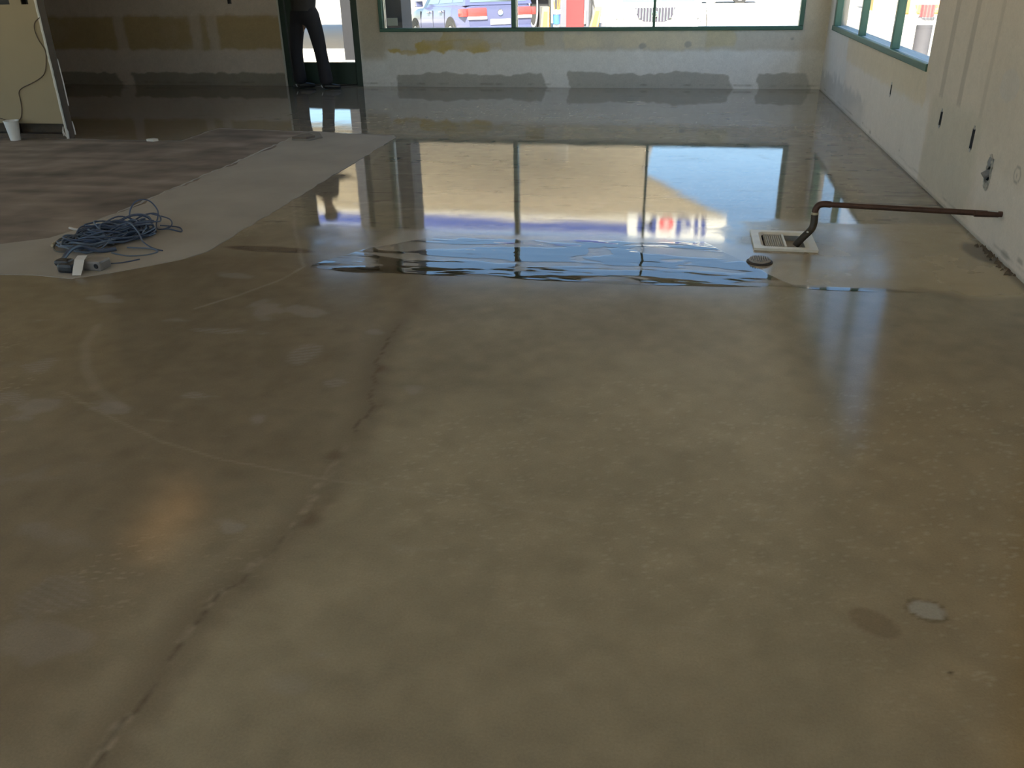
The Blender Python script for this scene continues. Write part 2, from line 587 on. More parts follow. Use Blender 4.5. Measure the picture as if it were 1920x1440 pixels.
    c = lerp(c, (0.07, 0.05, 0.03), 0.8 * sst(1, .6, ell(x, y, .69, 1.60, .009, .008)))
    c = lerp(c, (0.42, 0.39, 0.33), 0.55 * sst(1, .6, ell(x, y, .67, 2.63, .03, .035, .5) + wob))
    # rust and dirt at the foot of the right wall
    e = ell(x, y, 1.70, 4.92, .10, .28, .1) + 1.2 * wob
    c = lerp(c, (0.085, 0.065, 0.045), 0.8 * sst(1.0, .6, e))
    e = ell(x, y, .62, 4.98, .36, .33) + 1.0 * wob
    c = lerp(c, (0.20, 0.14, 0.075), 0.5 * sst(1.05, .75, e))
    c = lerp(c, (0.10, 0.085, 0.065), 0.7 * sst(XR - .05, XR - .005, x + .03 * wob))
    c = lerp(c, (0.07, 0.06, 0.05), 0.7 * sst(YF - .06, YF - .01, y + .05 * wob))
    return {'col': c, 'rgh': np.clip(rgh, .01, 1), 'spc': spc, 'extra': (0.2, 0.18, 0.15)}


xs = list(np.arange(XL, -3.2, 0.045)) + list(np.arange(-3.2, XR, 0.0125)) + [XR]
ys = [YB, -2, -1, 0, 0.5]
yy = 0.8
while yy < YF:
    ys.append(yy)
    yy += max(0.0065, 0.0042 * yy)
ys.append(YF)
SKX0, SKX1, SKY0, SKY1 = 0.46, 0.81, 4.83, 5.215       # floor sink opening
xs = sorted(set(np.round(xs + [SKX0 + .02, SKX1 - .02], 5)))
ys = sorted(set(np.round(ys + [SKY0 + .02, SKY1 - .02], 5)))
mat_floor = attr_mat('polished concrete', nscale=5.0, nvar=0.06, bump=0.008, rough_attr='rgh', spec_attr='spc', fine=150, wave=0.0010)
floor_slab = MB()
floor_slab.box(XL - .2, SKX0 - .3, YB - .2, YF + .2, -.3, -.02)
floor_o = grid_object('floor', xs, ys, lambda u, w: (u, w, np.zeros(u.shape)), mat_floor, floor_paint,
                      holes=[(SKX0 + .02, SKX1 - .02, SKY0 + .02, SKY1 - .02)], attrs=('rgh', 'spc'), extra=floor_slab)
tag(floor_o, 'polished and partly wet concrete floor with cracks and smudges', kind='structure')


# pale concrete strip filling an old trench: a part of the floor with its own ragged edge
def strip_outline():
    pts = []
    R = random.Random(3)
    j = lambda a: (R.random() - .5) * a
    for k in range(46):                                  # right edge, near to far
        y = 4.36 + (8.12 - 4.36) * k / 45
        pts.append((-2.66 - .06 * k / 45 + j(.02), y))
    pts += [(-2.73, 8.17), (-3.2, 8.27), (-3.68, 8.40)]
    for k in range(46):
        y = 8.36 + (4.75 - 8.36) * k / 45
        pts.append((-3.73 + .03 * math.sin(k * .7) + j(.03), y))
    pts += [(-3.80, 4.5), (-4.0, 4.35), (-4.3, 4.2), (-4.3, 3.9), (-3.9, 3.80), (-3.62, 3.82), (-3.4, 3.84), (-3.15, 3.815), (-3.0, 3.93), (-2.85, 4.08), (-2.73, 4.22)]
    return pts


pts = strip_outline()
mat_strip = pm('trench concrete', (0.36, 0.335, 0.295), rough=0.85, var=0.22, scale=2.2, bump=0.25, spec=0.2)
so = MB().prism(pts, -0.004, 0.0035).build('concrete_strip', mat_strip, floor_o)
so['label'] = 'pale matte concrete strip across the floor'
# raised ragged ridge of mortar along the strip's left edge
rp = MB()
R_ = random.Random(5)
pp = [(-3.74 + (R_.random() - .5) * .022, 4.8 + 3.5 * k / 60, 0.003) for k in range(61)]
rp.tube(pp, [0.003 + 0.005 * R_.random() for _ in pp], 6)
ro = rp.build('mortar_ridge', pm('mortar', (0.42, 0.39, 0.34), 0.9, 0.2, 20, 0.3), floor_o)

# ------------------------------------------------------------------ walls, ceiling
mat_wall_f = attr_mat('patched plaster front', rough=0.85, nscale=9, nvar=0.045, bump=0.25, fine=70, spec=0.2)
mat_wall_r = attr_mat('patched plaster right', rough=0.85, nscale=9, nvar=0.035, bump=0.2, fine=70, spec=0.25)
WHITE, CREAM, YEL, GREYP = (0.76, 0.745, 0.73), (0.70, 0.62, 0.47), (0.56, 0.42, 0.14), (0.42, 0.405, 0.37)


def front_paint(x, z):
    n1, n2, n3 = fbm(x, z, 2.2, 4, 4), fbm(x, z, 9, 4, 5), fbm(x, z, 40, 3, 6)
    wob = n2 - .5
    c = np.zeros(x.shape + (3,)) + np.array(WHITE)
    c = lerp(c, (0.56, 0.51, 0.43), 0.8 * sst(.44, .50, z + .05 * wob) * sst(-4.5, -4.4, x))
    c = lerp(c, (0.52, 0.46, 0.37), 0.85 * sst(-4.02, -4.16, x + .06 * wob) * sst(.30, .42, z) * sst(-4.5, -4.4, x))
    c = lerp(c, CREAM, 0.8 * boxmask(x + .1 * wob, z + .08 * wob, -1.6, .6, .50, .70, .03) * np.clip(2.6 * n1 - .5, 0, 1))
    c = lerp(c, (0.52, 0.42, 0.24), 0.85 * boxmask(x + .08 * wob, z + .08 * wob, -2.12, -1.85, .54, .73, .015) * np.clip(3 * n2 - .7, 0, 1))
    for b, k in (((-4.03, -3.85, .455, .515), .9), ((-3.85, -3.62, .44, .50), .7), ((-3.62, -2.62, .455, .60), .95), ((-3.30, -2.72, .58, .73), .75), ((-2.75, -2.45, .50, .58), .4)):
        c = lerp(c, YEL, k * boxmask(x + .16 * wob, z + .10 * wob, *b, .012) * np.clip(3.4 * n1 - .75, 0.15, 1))
    c = lerp(c, (0.58, 0.50, 0.30), 0.55 * boxmask(x + .1 * wob, z + .05 * wob, .25, .62, .52, .72, .02))
    c = lerp(c, (0.55, 0.49, 0.40), 0.6 * sst(1.38, 1.5, x))
    # grey skim at the foot of the wall
    for x0, x1, zt in ((-3.95, -1.86, .17), (-1.54, .60, .195), (.95, 1.60, .19)):
        zz = zt + .10 * (fbm(x, z * 0, 3.5, 4, 7) - .5)
        m = sst(x0 - .01, x0 + .01, x + .1 * wob + .12 * (z - .1)) * (1 - sst(x1 - .015, x1 + .015, x + .1 * wob + 0.5 * (z - .1))) * (1 - sst(zz - .008, zz + .008, z + .03 * wob))
        c = lerp(c, GREYP, .92 * m)
    for cx, cz, r in ((.02, .545, .055), (-.55, .53, .05), (1.33, .61, .03)):
        c = lerp(c, (0.30, 0.29, 0.29), .6 * sst(1.0, .6, ell(x, z, cx, cz, r, r * .8) + wob))
    # the darker bay left of the door: bare yellow-brown boards between mud joints
    lft = sst(-5.58, -5.62, x)
    cl = np.zeros(x.shape + (3,)) + np.array((0.66, 0.58, 0.52))
    brn = boxmask(x + .05 * wob, z + .06 * wob, -14, -5.5, .49, .94, .025)
    gap = np.zeros(x.shape)
    for gx in (-8.12, -6.92, -6.65):
        gap = np.maximum(gap, sst(.11, .05, np.abs(x - gx + .06 * wob)))
    cl = lerp(cl, (0.44, 0.33, 0.16), .85 * brn * (1 - .7 * gap) * np.clip(.5 + n1, 0, 1))
    for x0, x1 in ((-10, -8.28), (-8.08, -5.5)):
        m = sst(x0 - .02, x0 + .02, x + .12 * wob) * (1 - sst(x1 - .03, x1 + .03, x + .12 * wob + .6 * (z - .1))) * (1 - sst(.165, .185, z + .06 * wob))
        cl = lerp(cl, (0.30, 0.275, 0.23), .9 * m)
    c = c * (1 - lft[..., None]) + cl * lft[..., None]
    c = c * (0.88 + .14 * n1 + .10 * n3)[..., None]
    scr = sst(.018, .006, np.abs(z - .035 - .01 * n1)) * np.clip(4 * n2 - 1.9, 0, 1)
    c = lerp(c, (0.20, 0.18, 0.15), .5 * scr)
    return {'col': c, 'extra': (0.55, 0.52, 0.48)}


def frange(a, b, s):
    n = max(1, int(round((b - a) / s)))
    return [a + (b - a) * k / n for k in range(n)]


OUT_F = (-6.36, -6.30, 1.09, 1.20)                      # open outlet box left of the door
fx = sorted(set(np.round(frange(XL, -9.4, .1) + frange(-9.4, DX0, .022) + frange(DX0, WX0, .015) + frange(WX0, XR, .014) + [XR, DX0, DX1, WX0, WX1, OUT_F[0], OUT_F[1]], 5)))
fz = sorted(set(np.round(frange(0, WZ0, .0125) + frange(WZ0, 1.4, .03) + frange(1.4, ZC, .2) + [ZC, WZ0, WZ1, OUT_F[2], OUT_F[3]], 5)))
ex = MB()
YO = YF + .22
for a in ((XL, DX0, 0, ZC), (DX0, DX1, DZ1, ZC), (DX1, WX0, 0, ZC), (WX0, WX1, 0, WZ0), (WX0, WX1, WZ1, ZC), (WX1, XR + .22, 0, ZC)):
    if a[0] == XL:
        ex.box(XL, OUT_F[0] - .05, YF + .002, YO, 0, ZC).box(OUT_F[1] + .05, DX0, YF + .002, YO, 0, ZC).box(OUT_F[0] - .05, OUT_F[1] + .05, YF + .07, YO, 0, ZC)
    else:
        ex.box(a[0], a[1], YF + .002, YO, a[2], a[3])
ex.box(XL, XR + .22, YO, YO + .05, ZC, ZC + .5)
wall_f = grid_object('wall_front', fx, fz, lambda u, w: (u, np.full(u.shape, YF), w), mat_wall_f, front_paint,
                     holes=[(DX0, DX1, -1, DZ1), (WX0, WX1, WZ0, WZ1), OUT_F], extra=ex)
tag(wall_f, 'front wall of stripped plaster with yellow paint remnants and grey skim patches', kind='structure')

HOLE_R = (5.235, 5.315, .295, .455)
OUTS = [(8.03, 8.075, .44, .53), (6.40, 6.455, .445, .545), (5.66, 5.715, .425, .55)]


def right_paint(y, z):
    n1, n2, n3 = fbm(y, z, 2.0, 4, 14), fbm(y, z, 8, 4, 15), fbm(y, z, 40, 3, 16)
    wob = n2 - .5
    c = np.zeros(y.shape + (3,)) + np.array((0.70, 0.62, 0.545))
    # left board: pinkish white skim beside the joint; whiter towards the corner
    c = lerp(c, (0.78, 0.73, 0.70), .8 * sst(6.70, 6.78, y + .05 * wob - .10 * (z - .3)) * sst(.62, .50, z + .06 * wob))
    c = lerp(c, (0.74, 0.72, 0.71), .8 * sst(10.2, 10.5, y + .2 * wob))
    c = lerp(c, (0.72, 0.62, 0.48), .7 * boxmask(y + .2 * wob, z + .06 * wob, 6.95, 10.4, .50, .80, .03))
    c = lerp(c, (0.58, 0.54, 0.46), .55 * boxmask(y + .08 * wob, z + .06 * wob, 5.55, 6.7, .02, .62, .06))
    c = lerp(c, (0.76, 0.69, 0.64), .6 * boxmask(y + .12 * wob, z + .10 * wob, 3.0, 5.45, -.1, .40, .06))
    for y0, y1, k in ((6.48, 6.58, .5), (6.05, 6.14, .5), (5.60, 5.66, .25), (6.14, 6.48, -.3)):
        m = boxmask(y + .02 * wob, z + .05 * wob, y0, y1, .62, 3, .012)
        c = lerp(c, (0.38, 0.335, 0.30) if k > 0 else (0.62, 0.56, 0.50), abs(k) * m)
    c = lerp(c, (0.66, 0.61, 0.58), .75 * sst(1.05, .85, ell(y, z, 5.27, .84, .16, .085) + .5 * wob))
    # grey damp-looking skim along the foot, far half
    m = sst(8.9, 9.3, y + .2 * wob) * (1 - sst(.20, .30, z + .2 * wob)) * np.clip(2.4 * fbm(y * .35, z, 2.0, 3, 14) - .4, 0, 1)
    c = lerp(c, (0.40, 0.40, 0.41), .5 * m)
    e = ell(y, z, 4.855, .45, .05, .045)
    c = lerp(c, (0.27, 0.25, 0.23), .65 * sst(.16, .06, np.abs(e - .9 + .2 * wob)))
    c = lerp(c, (0.2, 0.19, 0.18), .6 * sst(1, .5, ell(y, z, 4.86, .445, .008, .014)))
    c = lerp(c, (0.22, 0.20, 0.16), .5 * sst(.022, .006, z + .012 * wob))
    c = lerp(c, (0.25, 0.22, 0.18), .55 * sst(.008, .002, np.abs(z - .055 - .012 * (fbm(y, y * 0, 2, 2, 3) - .5))) * np.clip(5 * fbm(y, y * 0, 3.2, 3, 9) - 2.6, 0, 1))
    for cy, cz, r in ((9.0, .06, .05), (7.4, .10, .02), (8.6, .04, .06), (4.75, .05, .09), (4.55, .08, .05)):
        c = lerp(c, (0.22, 0.20, 0.18), .55 * sst(1, .4, ell(y, z, cy, cz, r, r * .25) + wob))
    c = c * (0.90 + .12 * n1 + .08 * n3)[..., None]
    return {'col': c, 'extra': (0.55, 0.5, 0.45)}


ry = sorted(set(np.round(frange(YB, 3.2, 1.0) + frange(3.2, 6.8, .010) + frange(6.8, YF, .016) + [YF, RY0, RY1] + [v for o in OUTS for v in o[:2]] + list(HOLE_R[:2]), 5)))
rz = sorted(set(np.round(frange(0, 1.3, .0125) + frange(1.3, ZC, .2) + [ZC, RZ0, RZ1] + [v for o in OUTS for v in o[2:]] + list(HOLE_R[2:]), 5)))
ex = MB()
XO = XR + .14
for a in ((YB, RY0, 0, ZC), (RY0, RY1, 0, RZ0), (RY0, RY1, RZ1, ZC), (RY1, YF, 0, ZC)):
    ex.box(XR + .075, XO, a[0], a[1], a[2], a[3])
# reveals of the window opening
ex.box(XR + .001, XR + .08, RY0 - .03, RY0, RZ0 - .03, RZ1 + .03).box(XR + .001, XR + .08, RY1, RY1 + .03, RZ0 - .03, RZ1 + .03)
ex.box(XR + .001, XR + .08, RY0, RY1, RZ1, RZ1 + .03).box(XR + .001, XR + .08, RY0, RY1, RZ0 - .03, RZ0)
wall_r = grid_object('wall_right', ry, rz, lambda u, w: (np.full(u.shape, XR), u, w), mat_wall_r, right_paint,
                     holes=[(RY0, RY1, RZ0, RZ1), HOLE_R] + OUTS, extra=ex)
tag(wall_r, 'right wall of taped and patched drywall with open outlet boxes', kind='structure')

mat_plain = pm('old paint', (0.68, 0.63, 0.55), 0.9, 0.1, 3, 0.1)
mat_ceil = pm('ceiling board', (0.78, 0.75, 0.70), 0.9, 0.06, 3, 0.1)
# the rest of the shell, behind and beside the camera
BW = (-9.0, 1.1, 1.00, 2.80)                              # unseen back window, added and sized for daylight on the foreground
wb = MB()
wb.box(XL - .2, BW[0], YB - .2, YB, 0, ZC).box(BW[1], XO, YB - .2, YB, 0, ZC).box(BW[0], BW[1], YB - .2, YB, 0, BW[2]).box(BW[0], BW[1], YB - .2, YB, BW[3], ZC)
tag(wb.build('wall_back', mat_plain), 'plain painted back wall behind the viewer', kind='structure')
LW = (-2.6, 7.2, 0.15, 2.85)                              # unseen left window, added so daylight reaches the right wall
wl = MB().box(XL - .2, XL, YB, LW[0], 0, ZC).box(XL - .2, XL, LW[1], YO, 0, ZC).box(XL - .2, XL, LW[0], LW[1], 0, LW[2]).box(XL - .2, XL, LW[0], LW[1], LW[3], ZC)
tag(wl.build('wall_left', mat_plain), 'plain painted side wall far left', kind='structure')
cl = MB().box(XL - .2, XO, YB - .2, YO, ZC, ZC + .2)
tag(cl.build('ceiling', mat_ceil), 'flat pale ceiling over the room', kind='structure')

# ------------------------------------------------------------------ windows and door
mat_green = pm('green paint', (0.045, 0.120, 0.086), 0.45, 0.15, 12, 0.05)
mat_green_shade = pm('shaded green paint', (0.022, 0.042, 0.030), 0.5, 0.15, 12, 0.05)  # darker copy of the window green: the door's backlit shade put into colour
mat_glass = glass_mat('window glass', (0.93, 0.96, 0.95))
mat_alu = pm('pale aluminium', (0.55, 0.57, 0.55), 0.35, 0.08, 20, 0.0, metal=0.6)
mat_white = pm('white plastic', (0.72, 0.72, 0.70), 0.5, 0.05, 10)

win1 = thing('window_1', 'long green framed shop window in the front wall', None, (WX0, YF, WZ0), kind='structure')
fy0, fy1 = YF - .025, YF + .10
MB().bbox(WX0, WX1, fy0, fy1, WZ0, WZ0 + .045, .006).build('sill_bar', mat_green, win1)
MB().bbox(WX0, WX1, fy0, fy1, WZ1 - .05, WZ1, .006).build('head_bar', mat_green, win1)
MB().bbox(WX0, WX0 + .05, fy0, fy1, WZ0 + .045, WZ1 - .05, .006).build('jamb', mat_green, win1)
MB().bbox(WX1 - .055, WX1, fy0, fy1, WZ0 + .045, WZ1 - .05, .006).build('jamb', mat_green, win1)
MB().bbox(-2.305, -2.245, fy0 + .01, fy1, WZ0 + .045, WZ1 - .05, .006).build('mullion', mat_green, win1)
MB().bbox(-.442, -.408, fy0 + .02, fy1, WZ0 + .045, WZ1 - .05, .005).build('mullion', mat_green, win1)
MB().box(WX0 + .052, WX0 + .066, YF + .035, YF + .05, WZ0 + .045, WZ1 - .05).box(WX0 + .074, WX0 + .084, YF + .035, YF + .05, WZ0 + .045, WZ1 - .05).build('glazing_bead', mat_alu, win1)
MB().box(-2.235, -2.225, YF + .035, YF + .05, WZ0 + .045, WZ1 - .05).build('glazing_bead', mat_alu, win1)
for a, b in ((WX0 + .05, -2.305), (-2.245, -.442), (-.408, WX1 - .055)):
    MB().box(a, b, YF + .055, YF + .061, WZ0 + .045, WZ1 - .05).build('glass_pane', mat_glass, win1)
st = MB().bbox(-4.055, -3.905, YF + .047, YF + .053, WZ0 + .075, WZ0 + .175, .004).build('sticker', pm('grey label', (0.42, 0.46, 0.44), 0.6, 0.05), win1)
st['label'] = 'small pale grey sticker in the corner of the glass'

win2 = thing('window_2', 'green framed window of three lights in the right wall', None, (XR, RY0, RZ0), kind='structure')
gx0, gx1 = XR - .012, XR + .075
mat_sill = pm('pale blue grey sill', (0.50, 0.56, 0.58), 0.5, 0.08, 15)
MB().bbox(gx0, XR + .03, RY0, RY1, RZ0 - .005, RZ0 + .05, .006).build('sill_bar', mat_green, win2)
MB().box(XR + .03, XO + .02, RY0, RY1, RZ0, RZ0 + .046).build('sill_ledge', mat_sill, win2)
MB().bbox(gx0, gx1, RY0, RY1, RZ1 - .05, RZ1, .006).build('head_bar', mat_green, win2)
MB().bbox(XR + .05, gx1, RY0, RY0 + .03, RZ0 + .046, RZ1 - .05, .006).build('jamb', mat_green, win2)
MB().bbox(XR + .0, gx1, RY1 - .10, RY1, RZ0 + .046, RZ1 - .05, .006).build('jamb', mat_green, win2)
for yc in (9.96, 8.36):
    MB().bbox(XR + .005, gx1, yc - .03, yc + .03, RZ0 + .046, RZ1 - .05, .006).build('mullion', mat_green, win2)
for a, b in ((RY0 + .03, 8.33), (8.39, 9.93), (9.99, RY1 - .10)):
    MB().box(XR + .052, XR + .058, a, b, RZ0 + .046, RZ1 - .05).build('glass_pane', mat_glass, win2)

fill_win_back = thing('fill_window_back', 'unseen window added in the back wall to light the foreground', None, (BW[0], YB, BW[2]), kind='structure')
m_ = MB().box(BW[0], BW[1], YB - .12, YB + .01, BW[2], BW[2] + .05).box(BW[0], BW[1], YB - .12, YB + .01, BW[3] - .05, BW[3])
m_.build('frame', mat_green, fill_win_back)
for k in range(4):
    xm = BW[0] + (BW[1] - BW[0]) * k / 3
    MB().box(xm - .03, xm + .03, YB - .12, YB + .01, BW[2] + .05, BW[3] - .05).build('mullion', mat_green, fill_win_back)
    if k < 3:
        MB().box(xm + .03, xm + (BW[1] - BW[0]) / 3 - .03, YB - .07, YB - .064, BW[2] + .05, BW[3] - .05).build('glass_pane', mat_glass, fill_win_back)

fill_win_left = thing('fill_window_left', 'unseen window added in the left side wall to brighten the room', None, (XL, LW[0], LW[2]), kind='structure')
MB().box(XL - .12, XL + .01, LW[0], LW[1], LW[2], LW[2] + .05).box(XL - .12, XL + .01, LW[0], LW[1], LW[3] - .05, LW[3]).build('frame', mat_green, fill_win_left)
for k in range(4):
    ym = LW[0] + (LW[1] - LW[0]) * k / 3
    MB().box(XL - .12, XL + .01, ym - .03, ym + .03, LW[2] + .05, LW[3] - .05).build('mullion', mat_green, fill_win_left)
    if k < 3:
        MB().box(XL - .07, XL - .064, ym + .03, ym + (LW[1] - LW[0]) / 3 - .03, LW[2] + .05, LW[3] - .05).build('glass_pane', mat_glass, fill_win_left)

door = thing('door_1', 'shade-toned green framed glass entrance door with transom', None, (DX0, YF, 0), kind='structure')
dy0, dy1 = YF - .01, YF + .11
MB().bbox(DX0, DX0 + .075, dy0, dy1, 0, DZ1, .006).build('door_jamb', mat_green_shade, door)
MB().bbox(DX1 - .085, DX1, dy0, dy1, 0, DZ1, .006).build('door_jamb', mat_green_shade, door)
MB().bbox(DX0 + .075, DX1 - .085, dy0, dy1, DZ1 - .055, DZ1, .006).build('head_bar', mat_green_shade, door)
MB().bbox(DX0 + .075, DX1 - .085, dy0, dy1, 2.16, 2.235, .006).build('transom_bar', mat_green_shade, door)
MB().bbox(DX0 + .075, DX1 - .085, YF + .0, YF + .13, 0, .02, .004).build('threshold', pm('worn metal', (0.07, 0.07, 0.065), 0.5, 0.2, 15, 0, metal=0.7), door)
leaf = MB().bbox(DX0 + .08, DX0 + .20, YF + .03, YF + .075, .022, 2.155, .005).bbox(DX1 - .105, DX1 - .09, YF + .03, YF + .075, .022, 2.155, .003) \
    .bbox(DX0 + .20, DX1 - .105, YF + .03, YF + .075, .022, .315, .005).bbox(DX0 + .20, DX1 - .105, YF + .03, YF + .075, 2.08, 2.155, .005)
leaf = leaf.build('door_leaf', mat_green_shade, door)
MB().box(DX0 + .20, DX1 - .105, YF + .05, YF + .056, .315, 2.08).build('glass_pane', mat_glass, leaf)
MB().box(DX0 + .20, DX1 - .105, YF + .026, YF + .034, .312, .322).build('glazing_bead', mat_alu, leaf)
pb = MB().tube([(DX0 + .16, YF + .03, 1.28), (DX0 + .16, YF - .035, 1.28), (DX0 + .16, YF - .035, 1.62), (DX0 + .16, YF + .03, 1.62)], .012, 8)
pb.build('pull_handle', mat_alu, leaf, smooth=True)
MB().box(DX0 + .075, DX1 - .085, YF + .05, YF + .056, 2.235, DZ1 - .055).build('glass_pane', mat_glass, door)
tr = MB().prism([(DX0 - .028, 0.0), (DX0 - .002, 0.0), (DX0 + .004, 1.35), (DX0 - .012, 2.8), (DX0 - .03, 2.8), (DX0 - .020, 1.35)], YF - .014, YF + .002, 'y')
tag(tr.build('trim_1', pm('bare corner bead', (0.62, 0.62, 0.58), 0.7, 0.1, 30)), 'narrow white corner bead beside the door frame', kind='structure')

# ------------------------------------------------------------------ partition stub on the left
PX, PY, PT = -6.03, 7.75, 0.135
part = thing('wall_partition', 'cream partition wall stub cut open at its end and foot', None, (PX, PY, 0), kind='structure')
mat_cream = pm('cream paint', (0.29, 0.23, 0.14), 0.8, 0.06, 4, 0.1)
mat_stud = pm('dark timber stud', (0.085, 0.060, 0.040), 0.8, 0.25, 14, 0.3)
mat_gyp = pm('torn gypsum', (0.66, 0.63, 0.58), 0.9, 0.15, 40, 0.4)
PB = .145
oa, ob = (-6.62, -6.31, 1.235, 1.36), (-6.185, -6.11, 1.235, 1.36)
pn = MB()
pn.box(XL, PX - .006, PY, PY + .014, PB, oa[2]).box(XL, PX - .006, PY, PY + .014, oa[3], ZC)
pn.box(XL, oa[0], PY, PY + .014, oa[2], oa[3]).box(oa[1], ob[0], PY, PY + .014, oa[2], oa[3]).box(ob[1], PX - .006, PY, PY + .014, oa[2], oa[3])
pn.build('drywall_sheet', mat_cream, part)
# torn white paper edge down the cut end
R_ = random.Random(9)
ed = []
zs = [k * ZC / 90 for k in range(91)]
ev, ef = [], []
for i, z in enumerate(zs):
    w = .008 + .004 * R_.random()
    x1 = PX + .004 * R_.random() + (.012 if .27 < z < .30 else 0) + (.02 * R_.random() if z < .1 else 0)
    ev += [(PX - w, PY - .004, z), (x1, PY - .002, z), (x1, PY + .016, z), (PX - w, PY + .016, z)]
for i in range(90):
    for k in range(4):
        ef.append((i * 4 + k, i * 4 + (k + 1) % 4, (i + 1) * 4 + (k + 1) % 4, (i + 1) * 4 + k))
ef += [(3, 2, 1, 0), (360, 361, 362, 363)]
MB().add(ev, ef).build('torn_edge', mat_gyp, part)
MB().box(PX - .05, PX - .004, PY + .016, PY + PT - .016, 0.04, ZC).build('stud', mat_stud, part)
for k in range(1, 8):
    MB().box(PX - .05 - .6 * k, PX - .004 - .6 * k, PY + .016, PY + PT - .016, 0.04, ZC).build('stud', mat_stud, part)
MB().box(XL, PX - .004, PY + .02, PY + PT - .02, 0, .04).build('sole_plate', mat_stud, part)
MB().box(XL, PX - .02, PY + PT - .014, PY + PT, 0.0, ZC).build('back_sheet', mat_stud, part)
for z0, z1, sk in ((0.02, .15, .004), (.30, .74, 0), (1.30, 1.6, -.004)):
    ev = MB()
    ev.prism([(PX - .02, z0), (PX - .006 + sk, z0), (PX - .002, (z0 + z1) / 2), (PX - .008, z1), (PX - .02, z1)], PY + PT - .014, PY + PT + .002, 'y')
    ev.build('torn_strip', mat_gyp, part)
mat_boxm = pm('outlet box steel', (0.13, 0.13, 0.14), 0.5, 0.2, 30, 0, metal=0.6)


def open_box(mb, axis, u0, u1, z0, z1, face, depth):
    t = .004
    if axis == 'y':
        mb.box(u0, u1, face + depth - t, face + depth, z0, z1)
        mb.box(u0 - t, u0, face + .002, face + depth, z0 - t, z1 + t).box(u1, u1 + t, face + .002, face + depth, z0 - t, z1 + t)
        mb.box(u0, u1, face + .002, face + depth, z0 - t, z0).box(u0, u1, face + .002, face + depth, z1, z1 + t)
    else:
        mb.box(face + depth - t, face + depth, u0, u1, z0, z1)
        mb.box(face + .002, face + depth, u0 - t, u0, z0 - t, z1 + t).box(face + .002, face + depth, u1, u1 + t, z0 - t, z1 + t)
        mb.box(face + .002, face + depth, u0, u1, z0 - t, z0).box(face + .002, face + depth, u0, u1, z1, z1 + t)
    return mb


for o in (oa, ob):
    open_box(MB(), 'y', *o, PY + .010, .06).build('outlet_box', pm('shaded outlet box', (0.025, 0.022, 0.02), 0.7, 0.2, 30), part)  # shade inside these open boxes put into a darker colour
open_box(MB(), 'y', *OUT_F, YF, .06).build('outlet_box', mat_boxm, wall_f)
# ragged drywall strip peeling near the foot of the cut
tp = MB()
tp.tube([(PX - .02, PY - .004, .12), (PX - .028, PY - .012, .08), (PX - .012, PY - .016, .04), (PX + .004, PY - .01, .012)], [.004, .007, .005, .003], 5)
tp.tube([(PX - .03, PY - .003, .10), (PX - .034, PY - .012, .06), (PX - .03, PY - .01, .03)], [.003, .005, .003], 5)
tp.build('torn_paper', mat_gyp, part)
for i, o in enumerate(OUTS):
    b = open_box(MB(), 'x', *o, XR, .055).build('outlet_box', mat_boxm, wall_r)
    # metal ears and pale rim round the cut
    m = MB()
    m.box(XR - .002, XR + .004, (o[0] + o[1]) / 2 - .012, (o[0] + o[1]) / 2 + .012, o[2] - .014, o[2] + .006)
    m.box(XR - .002, XR + .004, (o[0] + o[1]) / 2 - .012, (o[0] + o[1]) / 2 + .012, o[3] - .006, o[3] + .016)
    m.build('mounting_ear', pm('zinc', (0.5, 0.5, 0.5), 0.4, 0.1, 30, 0, metal=0.8), wall_r)
# broken hole with pipe stub
y0, y1, z0, z1 = HOLE_R
hb = open_box(MB(), 'x', y0, y1, z0, z1, XR, .07).build('hole_lining', pm('dark void', (0.03, 0.03, 0.03), 0.9, 0.2, 20), wall_r)
R_ = random.Random(21)
fl_ = MB()
for k in range(26):
    a = 2 * math.pi * k / 26
    cy, cz = (y0 + y1) / 2 + math.cos(a) * (.036 + .012 * R_.random()), (z0 + z1) / 2 + math.sin(a) * (.078 + .012 * R_.random())
    s = .008 + .014 * R_.random()
    fl_.add([(XR - .004 - .01 * R_.random(), cy - s, cz - s), (XR - .004, cy + s, cz - s * .6), (XR - .012 * R_.random(), cy + s * .5, cz + s), (XR + .01, cy, cz)],
            [(0, 1, 2), (0, 3, 1), (1, 3, 2), (2, 3, 0)])
fl_.build('torn_drywall', pm('grey torn plaster', (0.50, 0.48, 0.44), 0.9, 0.3, 50, 0.4), wall_r)
sp = MB().tube([(XR + .05, 5.268, .375), (XR - .01, 5.268, .37), (XR - .03, 5.268, .355)], .022, 12)
sp.lathe((XR - .004, 5.275, .435), [(0.0, -.006), (.026, -.006), (.03, .0), (.02, .012), (0, .014)], 14, 'x')
sp.build('pipe_stub', pm('grey pipe', (0.22, 0.22, 0.23), 0.5, 0.3, 40, 0.1), wall_r, smooth=True)
# crumbled plaster at the foot of the right wall
rb = MB()
for k in range(90):
    yb_ = 4.55 + .55 * R_.random()
    s = .004 + .008 * R_.random()
    xb_ = XR - .004 - .05 * R_.random() ** 2
    rb.add([(xb_ - s, yb_ - s, 0), (xb_ + s, yb_ - s * .7, 0), (xb_ + s * .3, yb_ + s, 0), (xb_, yb_, s * (0.6 + R_.random()))], [(0, 2, 1), (0, 1, 3), (1, 2, 3), (2, 0, 3)])
tag(rb.build('plaster_crumbs', pm('brown rubble', (0.16, 0.12, 0.08), 0.9, 0.4, 60)), 'brown plaster crumbs along the foot of the right wall', 'rubble', kind='stuff')

